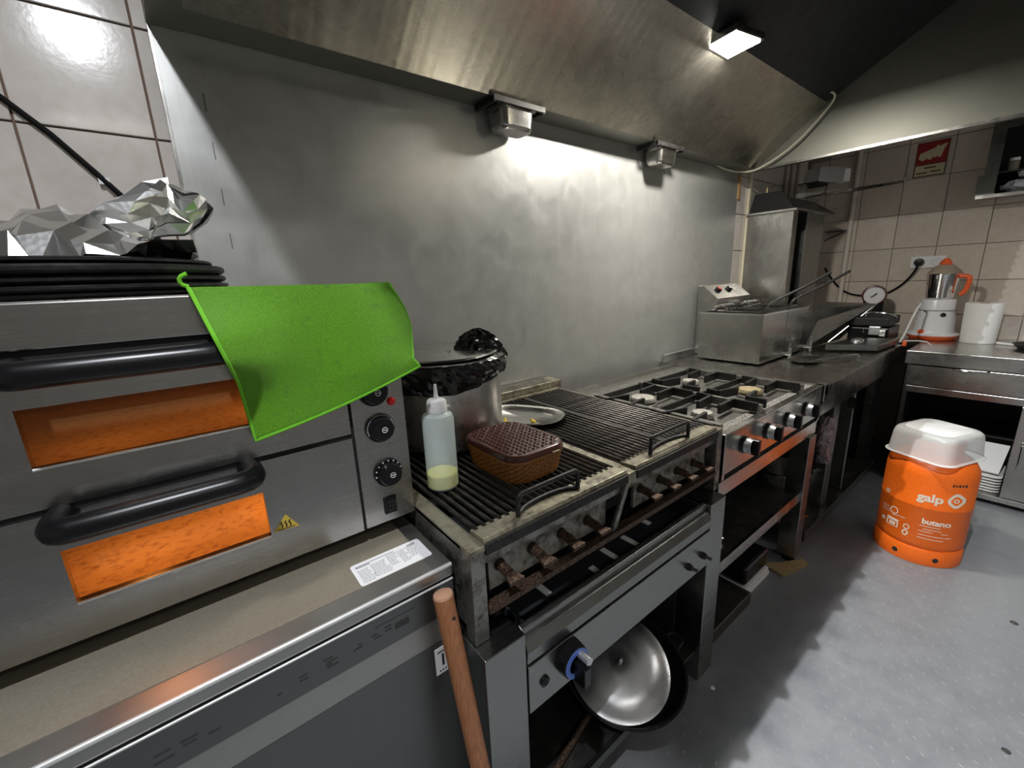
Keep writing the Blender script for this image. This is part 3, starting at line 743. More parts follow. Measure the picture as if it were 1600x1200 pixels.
bg_ = thing('bin_bag', 'black plastic bag folded over the stock pot rim with a knotted bulge', 'bag', (.60, 1.11, 1.14))
o = bag_skirt().build('folded_rim', 'bag_black', bg_, smooth=False)
bl = MB(); nu, nv = 44, 26; vs = []
for j in range(nv + 1):
    for i in range(nu):
        a = 2 * math.pi * i / nu; t = math.pi * (j / nv - .5)
        fold = .10 * math.sin(9 * a + 5 * t) + .07 * math.sin(17 * a - 4 * t) + .05 * rnd.uniform(-1, 1)
        rx, ry, rz = .075, .062, .062
        x = rx * (1 + fold) * math.cos(t) * math.cos(a); y = ry * (1 + fold) * math.cos(t) * math.sin(a); z = rz * (1 + fold * .6) * math.sin(t)
        z -= .35 * max(0, x) ; 
        vs.append((.703 + x, 1.06 + y, 1.146 + z))
bl.add(vs, [(j * nu + i, j * nu + (i + 1) % nu, (j + 1) * nu + (i + 1) % nu, (j + 1) * nu + i) for j in range(nv) for i in range(nu)])
bl.build('knotted_bulge', 'bag_black', bg_)
pl = thing('pot_lid', 'flat steel lid lying on the bag-lined stock pot', 'lid', (.59, 1.11, 1.15))
MB().lathe([(.172, 0), (.174, .003), (.172, .006), (.15, .009), (0, .010), (0, .007), (.150, .004)], (.59, 1.11, 1.1475), 64).build('disc', 'steel_x', pl, smooth=True)
MB().lathe([(.006, .009), (.006, .013), (.004, .016), (0, .017)], (.59, 1.05, 1.1475), 14).build('rivet', 'steel_x', pl, smooth=True)

sq = thing('squeeze_bottle', 'translucent squeeze bottle with a little yellow oil on the grill', 'bottle', (.422, .826, GT))
cx, cy = .422, .826
MB().lathe([(.012, .001), (.033, .001), (.036, .005), (.036, .166), (.033, .176), (.022, .182), (.020, .185), (.020, .190)], (cx, cy, GT), 40).build('body', 'squeeze_plastic', sq, smooth=True)
MB().lathe([(0, .003), (.0325, .003), (.0352, .006), (.0352, .036), (0, .036)], (cx, cy, GT), 40).build('oil', 'oil', sq, smooth=True)
cpb = MB().lathe([(.0225, .184), (.023, .190), (.022, .207), (.019, .211), (.006, .214), (.0045, .222), (.003, .246), (0, .247)], (cx, cy, GT), 32).build('cap', 'white_plastic', sq, smooth=True)
MB().box(cx + .020, cx + .031, cy - .004, cy + .003, GT + .188, GT + .192).build('tab', 'white_plastic', cpb)

wb = thing('woven_box', 'amber woven plastic box with a dark brown lid on the grill', 'box', (.617, .807, GT))
BX0, BX1, BY0, BY1 = .529, .707, .690, .918
def resample(q, n):
    q = [Vector(p) for p in q]; q.append(q[0]); L_ = [0]
    for a, b in zip(q, q[1:]): L_.append(L_[-1] + (b - a).length)
    out = []
    for i in range(n):
        t = L_[-1] * i / n; k_ = max(j for j in range(len(L_) - 1) if L_[j] <= t)
        out.append(q[k_].lerp(q[k_ + 1], (t - L_[k_]) / max(1e-9, L_[k_ + 1] - L_[k_])))
    return out
NW = 120; vs = []; cc = Vector(((BX0 + BX1) / 2, (BY0 + BY1) / 2))
for j in range(9):
    t = j / 8; k_ = .010 - .007 * t
    for i, p in enumerate(resample(rrect(BX0 + k_, BX1 - k_, BY0 + k_, BY1 - k_, .045, 8), NW)):
        d_ = (p - cc).normalized() * (.0022 if ((i // 2) + j) % 2 and 0 < j < 8 else 0)
        vs.append((p.x + d_.x, p.y + d_.y, GT + .050 * t))
MB().add(vs, [(j * NW + i, j * NW + (i + 1) % NW, (j + 1) * NW + (i + 1) % NW, (j + 1) * NW + i) for j in range(8) for i in range(NW)] + [tuple(range(NW))[::-1]]).build('body', 'woven_amber', wb)
MB().hexa(rrect(BX0, BX1, BY0, BY1, .045, 8), GT + .050, GT + .060).build('rim_band', 'woven_amber', wb, smooth=True, bevel=.002)
lidp = MB().hexa(rrect(BX0 - .003, BX1 + .003, BY0 - .003, BY1 + .003, .047, 8), GT + .060, GT + .074, rrect(BX0 + .002, BX1 - .002, BY0 + .002, BY1 - .002, .045, 8)).build('lid', 'brown_lid', wb, smooth=True, bevel=.003)
bumps = MB()
for i in range(11):
    for j in range(15):
        x = BX0 + .018 + i * (BX1 - BX0 - .036) / 10; y = BY0 + .018 + j * (BY1 - BY0 - .036) / 14
        dx = max(0, abs(x - (BX0 + BX1) / 2) - (BX1 - BX0) / 2 + .045); dy = max(0, abs(y - (BY0 + BY1) / 2) - (BY1 - BY0) / 2 + .045)
        if math.hypot(dx, dy) > .036: continue
        l_, ww = (.0058, .0036) if (i + j) % 2 else (.0036, .0060)
        bumps.add([(x - l_, y - ww, GT + .0735), (x + l_, y - ww, GT + .0735), (x + l_, y + ww, GT + .0735), (x - l_, y + ww, GT + .0735), (x, y, GT + .0785)], [(0, 1, 4), (1, 2, 4), (2, 3, 4), (3, 0, 4)])
bo = bumps.build('woven_relief', 'brown_lid', lidp); bo['kind'] = 'stuff'
MB().tube([(.640, BY0 - .004, GT + .060), (.640, BY0 - .009, GT + .064), (.662, BY0 - .009, GT + .064), (.662, BY0 - .004, GT + .060)], .0022, 6).build('clasp', 'burner_brass', wb)

plt = thing('serving_plate', 'oblong steel plate with yellow food scraps on the grill', 'plate', (.865, 1.075, .888))
q = [(.870 + .145 * abs(math.cos(a)) ** .75 * math.copysign(1, math.cos(a)), 1.075 + .100 * abs(math.sin(a)) ** .75 * math.copysign(1, math.sin(a))) for a in [2 * math.pi * i / 48 for i in range(48)]]
def sc(k, dz): return [(.870 + (x - .870) * k, 1.075 + (y - 1.075) * k) for x, y in q]
pm = MB(); rings = [(.70, .8862), (.78, .8866), (.86, .897), (1.0, .899), (1.0, .9005), (.855, .8985), (.77, .8885), (.001, .8882)]
vs = [(x, y, z) for k_, z in rings for x, y in sc(k_, 0)]
n = 48; pm.add(vs, [(k_ * n + i, k_ * n + (i + 1) % n, (k_ + 1) * n + (i + 1) % n, (k_ + 1) * n + i) for k_ in range(len(rings) - 1) for i in range(n)] + [tuple(range(n))[::-1]])
pm.xf(Matrix.Translation((.87, 1.075, 0)) @ Matrix.Rotation(R(-62), 4, 'Z') @ Matrix.Translation((-.87, -1.075, 0)))
pm.build('dish', 'steel_x', plt, smooth=True)
for i, (x, y, s_) in enumerate(((.865, 1.01, .009), (.875, 1.03, .006), (.80, 1.08, .008), (.815, 1.10, .006))):
    o = MB().lathe([(s_, 0), (s_ * .8, s_ * .5), (0, s_ * .7)], (x, y, .8890), 7).build('food_scrap', 'food_yellow', loc=(x, y, .889)); tag(o, ['larger yellow scrap at the near edge of the steel plate', 'small yellow scrap beside the larger one on the plate', 'pale yellow scrap near the pot side of the plate', 'smallest yellow scrap behind on the steel plate'][i], 'food scrap', 'scraps on the steel plate')

# ================================================================== GAS RANGE
RX0, RX1, RY0, RY1, RZ = 1.290, 2.186, .577, 1.30, .846
rg = thing('gas_range', 'four-burner stainless gas range between grill and worktop', 'range', (1.74, .9, 0))
MB().box(RX0, RX1, RY0 + .05, RY1, .822, .832).build('hob_tray', 'range_tray', rg)
MB().prism([(RY0, .835), (RY0, RZ), (RY0 + .028, RZ), (RY0 + .034, .832), (RY0 + .05, .822), (RY0 + .01, .822)], 'x', RX0, RX1).build('front_ledge', 'steel_x', rg, bevel=.002)
MB().box(RX0, RX1, RY0 + .034, RY0 + .066, .832, .838).build('crusted_edge', 'encrusted', rg)
MB().box(RX1 - .018, RX1, RY0, RY1, .70, RZ).build('side_wall', 'steel_y', rg)
MB().box(RX0, RX0 + .016, RY0 + .002, RY1, .66, RZ - .002).build('side_wall', 'steel_y', rg)
MB().box(RX0, RX1, RY1 - .02, RY1, .66, RZ + .004).build('back_wall', 'steel_x', rg)
fpn = MB().box(RX0, RX1, RY0, RY0 + .012, .706, .838).build('front_panel', 'steel_x', rg, bevel=.0015)
MB().box(RX0 + .02, RX1 - .02, RY0 + .012, RY0 + .02, .684, .706).build('slot', 'void_black', rg)
MB().box(RX0 - .02, RX1 - .03, RY0, RY0 + .05, .63, .686).build('frame_bar', 'steel_x', rg, bevel=.0015)
for i, x in enumerate((1.425, 1.612, 1.792, 1.985)):
    kb = MB().lathe([(.030, 0), (.030, .006), (.0245, .009), (.0225, .026), (0, .026)], (x, RY0, .778), 28, (0, -1, 0)).build('control_knob', 'black_plastic', fpn, smooth=True)
    MB().lathe([(.0255, .008), (.0265, .010), (.0255, .030), (.0235, .031), (.0235, .010)], (x, RY0, .778), 28, (0, -1, 0)).build('knob_skirt', 'knob_silver', kb, smooth=True)
    MB().box(x - .009, x + .009, RY0 - .052, RY0 - .024, .778 - .027, .778 + .027).build('knob_grip', 'black_plastic', kb, bevel=.003)
burn = [(1.42, .975, .048, 'burner_cap'), (1.40, .715, .036, 'burner_cap'), (1.825, .735, .044, 'burner_brass'), (1.80, .985, .036, 'burner_cap')]
for x, y, r_, mt in burn:
    b_ = MB().lathe([(r_ * 1.25, 0), (r_ * 1.15, .012), (r_ * .8, .018), (0, .018)], (x, y, .832), 28).build('burner_base', 'range_tray', rg, smooth=True)
    MB().lathe([(r_ * .85, .018), (r_ * 1.06, .020), (r_ * 1.04, .030), (r_ * .92, .037), (0, .040)], (x, y, .832), 32).build('burner_cap', mt, b_, smooth=True)
# pan supports: a frame with black fins round each burner
for cx, cy in ((1.425, .975), (1.425, .725), (1.82, .725), (1.82, .985)):
    px0, px1, py0, py1 = cx - .155, cx + .170, cy - .115, cy + .115
    f = MB()
    f.plate((px0, py0, .846), (px0, py0 + .07, .846), .034, .012); f.plate((px0, py0 + .07, .846), (cx - .05, cy - .035, .846), .034, .012)
    f.build('pan_support_fin', 'cast_iron', rg)
    f = MB(); f.plate((px0, py1 - .05, .846), (px0 + .01, py1, .846), .034, .012); f.plate((px0, py1 - .05, .846), (cx - .045, cy + .04, .846), .034, .012)
    f.build('pan_support_fin', 'cast_iron', rg)
    f = MB(); f.plate((px1, py0, .846), (px1, py0 + .09, .846), .034, .012); f.plate((px1, py0 + .09, .846), (cx + .055, cy - .03, .846), .034, .012)
    f.build('pan_support_fin', 'cast_iron', rg)
    f = MB(); f.plate((px1, py1, .846), (px1 - .01, py1 - .06, .846), .034, .012); f.plate((px1 - .01, py1 - .06, .846), (cx + .045, cy + .045, .846), .034, .012)
    f.build('pan_support_fin', 'cast_iron', rg)
for x in (1.268 + .035, 1.602, 2.005):
    MB().prism([(x - .013, .846), (x + .013, .846), (x + .009, .874), (x - .009, .874)], 'y', .60, 1.12).build('pan_support_rail', 'range_tray', rg)
for y in (.85, 1.115):
    MB().box(1.30, 2.01, y - .004, y + .004, .842, .866).build('pan_support_rail', 'cast_iron', rg)
# frame below the range
for x0, x1, y0 in ((2.06, 2.135, .565), (1.27, 1.31, .62), (2.06, 2.135, 1.22), (1.27, 1.31, 1.24)):
    MB().box(x0, x1, y0, y0 + .075, .03 if y0 < .6 else 0, .63).build('leg', 'stand_steel', rg, bevel=.002)
MB().cyl((2.097, .60, 0), (2.097, .60, .03), .028, .024).build('foot', 'black_plastic', rg)
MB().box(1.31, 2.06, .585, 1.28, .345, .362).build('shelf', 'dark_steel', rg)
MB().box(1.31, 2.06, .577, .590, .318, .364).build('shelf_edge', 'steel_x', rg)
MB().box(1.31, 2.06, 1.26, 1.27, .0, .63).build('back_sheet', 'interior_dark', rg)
# things below the range
o = MB().lathe([(0, 0), (.085, 0), (.092, .01), (.092, .15), (.097, .153), (.097, .158), (.088, .158), (.088, .012), (0, .01)], (1.44, .82, .363), 40).build('small_pot', 'dark_steel', loc=(1.44, .82, .363), smooth=True); tag(o, 'small dark pot in shadow on the shelf under the range', 'pot')
tg = thing('kitchen_tongs', 'shiny steel tongs lying on the shelf under the range', 'tongs', (1.40, .65, .364))
MB().tube([(1.28, .69, .372), (1.45, .655, .372), (1.468, .648, .374), (1.462, .638, .374), (1.445, .640, .373), (1.28, .66, .371)], .004, 8, 1).build('arms', 'chrome', tg, smooth=True)
MB().lathe([(.010, 0), (.012, .003), (.008, .006), (.006, .003)], (1.470, .645, .366), 16).build('ring', 'chrome', tg, smooth=True)
o = crumple('foil_scrap', lambda u, v: (1.33 + u * .09, .605 + v * .05, .370 + .02 * math.sin(u * 3.1) * math.sin(v * 3.1)), 8, 6, 3, .004).build('foil_scrap', 'foil'); tag(o, 'small shiny foil scrap on the shelf under the range', 'foil')
o = MB().box(1.31, 1.66, .585, .95, .0005, .055).build('floor_board', 'dark_steel', loc=(1.45, .7, .0005), bevel=.003); tag(o, 'dusty grey slab on the floor under the range', 'slab')
bx = thing('black_case', 'black padded case on the floor under the range', 'case', (1.78, .70, 0))
MB().box(1.68, 1.90, .62, .86, .045, .135).build('case', 'bag_black', bx, bevel=.012)
for i, z in enumerate((.001, .022)):
    o = MB().box(1.668 + i * .004, 1.905 - i * .004, .608 + i * .004, .87, z, z + .019).build('white_tray', 'white_plastic', loc=(1.78, .70, z), bevel=.003); tag(o, ['lower flat white tray beneath the black case', 'upper flat white tray directly beneath the black case'][i], 'tray', 'white trays under the case')
o = MB().prism([(1.93, .56), (2.10, .515), (2.12, .55), (2.02, .60), (1.95, .66)], 'z', .0005, .012).build('cardboard_piece', 'cardboard', loc=(2.0, .58, .0005)); tag(o, 'torn cardboard piece on the floor by the range leg', 'cardboard')
MB  # noqa

# ================================================================== PREP TABLE (right part of the back wall)
TX0, TX1, TY0, TZ2 = 2.192, XR - .01, .572, .842
tbt = thing('prep_table', 'stainless prep table carrying the fryer in the corner', 'table', (3.0, .95, 0))
MB().box(TX0, TX1, TY0, D - .012, TZ2 - .004, TZ2).build('worktop', 'steel_x', tbt)
MB().box(TX0, 3.44, TY0, TY0 + .012, .764, TZ2 - .004).build('front_edge', 'steel_x', tbt, bevel=.003)
MB().box(TX0, TX0 + .04, TY0, TY0 + .04, .79, TZ2 + .001).build('corner_cap', 'alu', tbt, bevel=.004)
MB().box(TX0, TX0 + .008, TY0 + .04, D - .012, .80, TZ2 - .004).build('side_edge', 'steel_y', tbt)
MB().box(TX0, 3.44, TY0 + .004, TY0 + .03, .70, .762).build('apron', 'steel_x', tbt)
for x0 in (2.50, ):
    MB().box(x0, x0 + .085, .60, .66, .10, .70).build('leg', 'stand_steel', tbt, bevel=.002)
MB().box(2.20, 2.24, 1.25, 1.27, .11, .78).build('leg', 'stand_steel', tbt); MB().box(3.35, 3.39, .62, .66, .0, .70).build('leg', 'stand_steel', tbt)
MB().box(2.195, 3.40, .585, 1.30, .075, .105).build('lower_shelf', 'dark_steel', tbt)
MB().box(2.195, 3.40, .572, .587, .055, .108).build('shelf_edge', 'stand_steel', tbt)
dr = MB().box(2.795, 2.815, .59, .99, .112, .70).build('door', 'stand_steel', tbt, bevel=.004)
MB().box(2.78, 2.80, .585, .615, .60, .66).build('latch', 'chrome', dr)
MB().box(2.195, 3.40, 1.28, 1.29, .1, .76).build('back_sheet', 'void_black', tbt)
MB().box(3.395, 3.40, .60, 1.28, .1, .70).build('side_sheet', 'void_black', tbt)
bl_ = MB().prism([(D - .030, TZ2), (D - .012, TZ2), (D - .012, .885), (D - .030, .880)], 'x', TX0 + .03, 3.1).build('back_lip', 'alu', tbt, bevel=.003)
# bucket with a plastic bag
o = MB().lathe([(0, 0), (.10, 0), (.13, .19), (.138, .19), (.138, .20), (.125, .20), (.096, .01), (0, .008)], (2.44, .78, .106), 40).build('steel_bucket', 'steel_x', loc=(2.44, .78, .106), smooth=True); tag(o, 'steel bucket on the lower shelf of the prep table', 'bucket')
pb = thing('steel_pan', 'shallow steel pan tied in a bag under the prep table edge', 'pan', (2.40, .72, .45))
MB().lathe([(0, 0), (.12, 0), (.15, .07), (.155, .07), (.145, .072), (.115, .006), (0, .006)], (2.38, .78, .48), 40).build('pan', 'steel_x', pb, smooth=True)
MB().tube([(2.5, .68, .54), (2.52, .66, .62), (2.52, .66, .70)], .004, 6).build('hanger', 'chrome', pb)
def hang(u, v):
    a = u * 2 * math.pi; w_ = .030 + .034 * math.sin(math.pi * min(1, v * 1.1)) 
    return 2.50 + w_ * math.cos(a) * 1.0 + .02 * v, .625 + .028 * math.sin(a), .615 - v * .26
o = crumple('plastic_bag', hang, 16, 14, 21, .010).build('plastic_bag', 'bag_thin'); tag(o, 'crumpled clear plastic bag hanging under the prep table', 'bag')
sc_ = thing('scissors', 'small shiny scissors on the lower shelf of the prep table', 'scissors', (2.3, .62, .106))
MB().tube([(2.20, .60, .110), (2.30, .625, .110), (2.38, .66, .110)], .004, 6).build('blade', 'chrome', sc_); MB().tube([(2.22, .63, .113), (2.32, .62, .113), (2.36, .612, .113)], .004, 6).build('blade', 'chrome', sc_)

# ================================================================== FRYER
FX0, FX1, FY0, FY1, FZ = 2.416, 3.06, .942, 1.288, 1.116
fr = thing('deep_fryer', 'double stainless deep fryer with two baskets and front taps', 'fryer', (2.7, 1.1, TZ2))
for x0, x1 in ((FX0, 2.735), (2.741, FX1)):
    t_ = MB(); t_.box(x0, x1, FY0, FY0 + .004, TZ2 + .006, FZ); t_.box(x0, x1, FY1 - .004, FY1, TZ2 + .006, FZ); t_.box(x0, x0 + .004, FY0 + .004, FY1 - .004, TZ2 + .006, FZ); t_.box(x1 - .004, x1, FY0 + .004, FY1 - .004, TZ2 + .006, FZ); t_.box(x0, x1, FY0, FY1, TZ2 + .006, TZ2 + .01)
    t_.build('tank', 'steel_x', fr)
    rm = MB(); rm.box(x0 - .002, x1 + .002, FY0 - .004, FY0 + .010, FZ - .004, FZ + .004); rm.box(x0 - .002, x1 + .002, FY1 - .01, FY1 + .004, FZ - .004, FZ + .004); rm.box(x0 - .003, x0 + .010, FY0, FY1, FZ - .004, FZ + .004); rm.box(x1 - .010, x1 + .002, FY0, FY1, FZ - .004, FZ + .004)
    rm.build('rim', 'chrome', fr)
    xm = (x0 + x1) / 2 + .12
    tp = MB().cyl((xm, FY0, .876), (xm, FY0 - .055, .876), .013, .011, 14).build('tap', 'chrome', fr, smooth=True)
    MB().cyl((xm, FY0 - .045, .848), (xm, FY0 - .045, .91), .011, .011, 12).build('tap_body', 'chrome', tp, smooth=True)
    MB().box(xm - .006, xm + .006, FY0 - .052, FY0 - .04, .905, .945).build('tap_lever', 'chrome', tp, bevel=.002)
    # basket with wire front hooks and long handle
    bk_ = MB()
    for i in range(9): bk_.tube([(x0 + .04 + i * .028, FY0 + .05, FZ + .01), (x0 + .04 + i * .028, FY0 + .05, FZ - .10), (x0 + .04 + i * .028, FY1 - .08, FZ - .10), (x0 + .04 + i * .028, FY1 - .08, FZ + .01)], .0016, 5)
    for zz in (.01, -.05): bk_.tube([(x0 + .04, FY0 + .05, FZ + zz), (x0 + .264, FY0 + .05, FZ + zz), (x0 + .264, FY1 - .08, FZ + zz), (x0 + .04, FY1 - .08, FZ + zz)], .0022, 5, closed=True)
    bkt = bk_.build('basket', 'chrome', fr)
    for dx in (-.012, .012):
        MB().tube([(x0 + .15 + dx, FY0 + .05, FZ + .01), (x0 + .15 + dx, FY0 + .03, FZ + .055), (x0 + .15, FY0 - .0, FZ + .07)], .003, 6, 1).build('basket_hook', 'chrome', bkt)
    MB().tube([(x0 + .15, FY0 + .0, FZ + .07), (x0 + .22, FY0 - .10, FZ + .135), (x0 + .30, FY0 - .185, FZ + .205)], .0075, 8).build('basket_handle', 'black_matte', bkt)
    he = MB().tube([(x0 + .06 + .0, FY1 - .05, FZ + .03), (x0 + .06, FY1 - .10, FZ + .05), (x0 + .06, FY1 - .13, FZ)], .0036, 8, 1).build('heating_element', 'chrome', fr)
    for i in range(1, 6): dup_part(he, fr, (i * .026, 0, 0))
ch = MB().prism([(1.385, FZ + .004), (1.385, FZ + .150), (1.355, FZ + .150), (1.262, FZ + .075), (1.262, FZ + .004)], 'x', 2.555, 2.99).build('control_head', 'steel_x', fr, bevel=.002)
MB().box(2.556, 2.99, 1.288, 1.385, TZ2 + .003, FZ + .004).build('rear_support', 'steel_x', fr)
for x, mt in ((2.66, 'red_lamp'), (2.80, 'knob_silver')):
    MB().lathe([(.020, 0), (.020, .012), (.015, .016), (0, .016)], (x, 1.315, FZ + .119), 20, (0, -.63, .78)).build('dial', 'black_plastic', ch, smooth=True)
    MB().lathe([(.012, .016), (.011, .018), (0, .018)], (x, 1.315, FZ + .119), 20, (0, -.63, .78)).build('dial_mark', mt, ch, smooth=True)
# skimmer lying on the table
sk = thing('slotted_scoop', 'flat steel scoop with a thin handle lying before the fryer', 'scoop', (2.8, .75, TZ2))
MB().lathe([(0, 0), (.085, .0), (.105, .012), (.107, .014), (.083, .003), (0, .003)], (2.70, .81, TZ2 + .001), 36).xf(Matrix.Translation((2.70, .81, 0)) @ Matrix.Diagonal((1.0, .7, 1, 1)) @ Matrix.Translation((-2.70, -.81, 0))).build('bowl', 'steel_x', sk, smooth=True)
MB().tube([(2.72, .77, TZ2 + .012), (2.84, .70, TZ2 + .024), (2.97, .648, TZ2 + .020), (2.975, .64, TZ2 + .004)], .006, 8).build('handle', 'steel_x', sk, smooth=True)

# ================================================================== CORNER APPLIANCES on the prep table
hp = thing('chip_scuttle', 'slanted steel chip chute leaning beside the deep fryer', 'chute', (3.4, .9, TZ2))
def slab(pts, off):
    a = [Vector(p) for p in pts]; b = [p + Vector(off) for p in a]; n = len(a)
    return MB().add(a + b, [tuple(range(n))[::-1], tuple(range(n, 2 * n))] + [(i, (i + 1) % n, n + (i + 1) % n, n + i) for i in range(n)])
slab([(3.10, .955, .846), (3.46, .930, .846), (3.80, .772, 1.088), (3.36, .93, 1.128), (3.10, .955, 1.09)], (0, .004, 0)).build('side_sheet', 'stand_steel', hp)
slab([(3.455, .925, .846), (3.80, .768, 1.09), (3.80, .812, 1.0), (3.58, .90, .852)], (.004, .003, 0)).build('chute_floor', 'steel_x', hp)
MB().tube([(3.462, .927, .848), (3.80, .768, 1.09)], .004, 6).build('folded_edge', 'chrome', hp)
hl_ = MB()
for i in range(5):
    for j in range(2): hl_.cyl((3.50 + i * .05, .9185 - i * .026, .98 + i * .024 + j * .03 - .03 * 0), (3.50 + i * .05, .915 - i * .026, .98 + i * .024 + j * .03), .006, .006, 8)
hl_.build('drain_holes', 'void_black', hp)['kind'] = 'stuff'
ty = thing('steel_tray', 'shallow steel tray at the table edge before the slanted chute', 'tray', (3.3, .68, TZ2))
q = [(3.085, .835), (3.215, .613), (3.60, .585), (3.47, .80)]
MB().hexa(q, TZ2 + .012, TZ2 + .046).build('pan', 'stand_steel', ty, bevel=.003)
MB().hexa([(3.12, .80), (3.225, .625), (3.58, .60), (3.46, .78)], TZ2 + .0005, TZ2 + .012).build('base', 'void_black', ty)
MB().lathe([(.035, 0), (.032, .012), (.015, .02), (0, .02)], (3.33, .74, TZ2 + .046), 20).build('screw_cap', 'alu', ty, smooth=True)
cg = thing('contact_grill', 'black contact grill with a steel latch behind the shallow tray', 'contact grill', (3.8, .72, TZ2))
MB().box(3.60, 3.90, .645, .86, TZ2 + .012, .945).build('base', 'black_plastic', cg, bevel=.008)
MB().box(3.60, 3.90, .65, .855, .955, 1.010).build('upper_plate', 'black_matte', cg, bevel=.008)
MB().box(3.58, 3.60, .685, .745, .90, .955).build('latch', 'knob_silver', cg, bevel=.003)
MB().box(3.565, 3.58, .655, .685, .895, .935).build('latch_plate', 'chrome', cg, bevel=.002)
for z in (.935, .915): MB().lathe([(.006, 0), (.004, .003), (0, .004)], (3.60, .775, z), 10, (-1, 0, 0)).build('screw', 'chrome', cg)
MB().tube([(3.66, .79, 1.01), (3.66, .79, 1.035), (3.64, .72, 1.04), (3.64, .66, 1.035), (3.66, .63, 1.012)], .008, 8, 1).build('handle', 'chrome', cg, smooth=True)
for x, y in ((3.63, .67), (3.87, .67), (3.63, .83), (3.87, .83)): MB().cyl((x, y, TZ2 + .0005), (x, y, TZ2 + .013), .015).build('foot', 'black_plastic', cg)
kt = thing('metal_hook', 'bent pale metal handle beside the blender', 'hook', (3.75, .56, TZ2))
MB().tube([(3.70, .60, TZ2 + .004), (3.72, .585, .90), (3.75, .575, .97), (3.80, .56, 1.06), (3.83, .55, 1.09), (3.86, .565, 1.09)], .006, 8, 1).build('rod', 'white_plastic', kt, smooth=True)
MB().cyl((3.70, .60, TZ2), (3.70, .60, TZ2 + .008), .03).build('base', 'black_plastic', kt)
kn = thing('small_knife', 'small knife with an orange end lying by the worktop corner', 'knife', (3.55, .53, TZ2))
MB().box(3.57, 3.58, .545, .565, TZ2 + .0005, TZ2 + .035).build('orange_end', 'orange_plastic', kn, bevel=.002)
MB().tube([(3.575, .555, TZ2 + .034), (3.60, .50, TZ2 + .036), (3.62, .46, TZ2 + .030), (3.63, .44, TZ2 + .01)], .004, 6).build('blade', 'white_plastic', kn)
kc = thing('kitchen_scale', 'round dial kitchen scale with a dark red rim by the wall', 'scale', (3.97, .83, TZ2))
MB().box(3.99, 4.05, .77, .89, TZ2 + .0005, 1.10).build('stem', 'black_plastic', kc, bevel=.004)
MB().lathe([(.068, 0), (.072, .012), (.068, .03), (.060, .032), (.060, .022)], (4.0, .832, 1.135), 40, (-.98, -.2, 0)).build('rim', 'clock_rim', kc, smooth=True)
fc = MB().lathe([(.061, .020), (.061, .024), (0, .024)], (4.0, .832, 1.135), 40, (-.98, -.2, 0)).build('dial', 'dial_face', kc)
MB().tube([(3.974, .845, 1.12), (3.974, .825, 1.135), (3.974, .812, 1.15)], .004, 6).build('needle', 'print_black', fc)

dn = thing('kebab_grill', 'tall steel vertical kebab grill standing in the corner', 'kebab grill', (3.45, 1.26, TZ2))
MB().box(3.15, 3.165, 1.115, 1.39, TZ2 + .0005, 1.70).build('side_panel', 'steel_z', dn, bevel=.002)
MB().box(3.165, 3.76, 1.30, 1.39, TZ2 + .0005, 1.70).build('back_panel', 'dark_steel', dn)
MB().box(3.165, 3.265, 1.13, 1.15, TZ2 + .0005, 1.70).build('front_strip', 'stand_steel', dn)
MB().box(3.42, 3.74, 1.125, 1.30, TZ2 + .0005, 1.70).build('burner_housing', 'stand_steel', dn, bevel=.004)
for i in range(4): 
    MB().box(3.30, 3.40, 1.285, 1.30, .95 + i * .19, 1.10 + i * .19).build('burner_mesh', 'void_black', dn)
MB().box(3.13, 3.78, 1.095, 1.395, 1.70, 1.712).build('top_plate', 'steel_y', dn)
MB().hexa([(3.16, 1.11), (3.82, 1.08), (3.90, 1.18), (3.88, 1.38), (3.16, 1.39)], 1.712, 1.80, [(3.26, 1.19), (3.70, 1.19), (3.74, 1.22), (3.72, 1.36), (3.26, 1.36)]).build('canopy', 'dark_steel', dn, bevel=.004)
MB().prism([(1.115, 1.714), (1.385, 1.714), (1.36, 1.83), (1.20, 1.83)], 'x', 3.150, 3.162).build('canopy_end', 'void_black', dn)
mo = MB().box(3.55, 3.76, 1.13, 1.25, 1.90, 1.912).build('motor_bracket', 'black_matte', dn)
MB().hexa([(3.57, 1.14), (3.76, 1.05), (3.80, 1.14), (3.61, 1.23)], 1.912, 2.01, [(3.60, 1.14), (3.79, 1.05), (3.83, 1.14), (3.64, 1.23)]).build('motor_box', 'knob_silver', mo, bevel=.003)
MB().hexa([(3.80, 1.07), (3.86, 1.04), (3.90, 1.10), (3.84, 1.13)], 1.925, 2.005).build('label_plate', 'paper_white', mo)
MB().tube([(3.45, 1.10, 1.76), (3.55, 1.09, 1.82), (3.66, 1.10, 1.90)], .007, 8).build('spit_rod', 'chrome', mo, smooth=True)
MB().box(3.52, 3.56, 1.19, 1.23, 1.80, 1.90).build('motor_post', 'steel_y', dn)
MB().tube([(3.28, 1.34, 1.80), (3.28, 1.34, 1.88), (3.34, 1.31, 1.895)], .008, 8).build('gas_nozzle', 'burner_brass', dn)
arm = slab([(3.40, 1.20, 1.80), (3.75, .98, 1.835), (4.15, .80, 1.90), (4.15, .80, 1.915), (3.75, .98, 1.86), (3.40, 1.20, 1.83)], (.008, .012, 0)).build('swing_arm', 'steel_x', dn)
MB().cyl((4.15, .80, 1.885), (4.15, .80, 1.935), .010, .010, 10).build('arm_pin', 'chrome', arm)

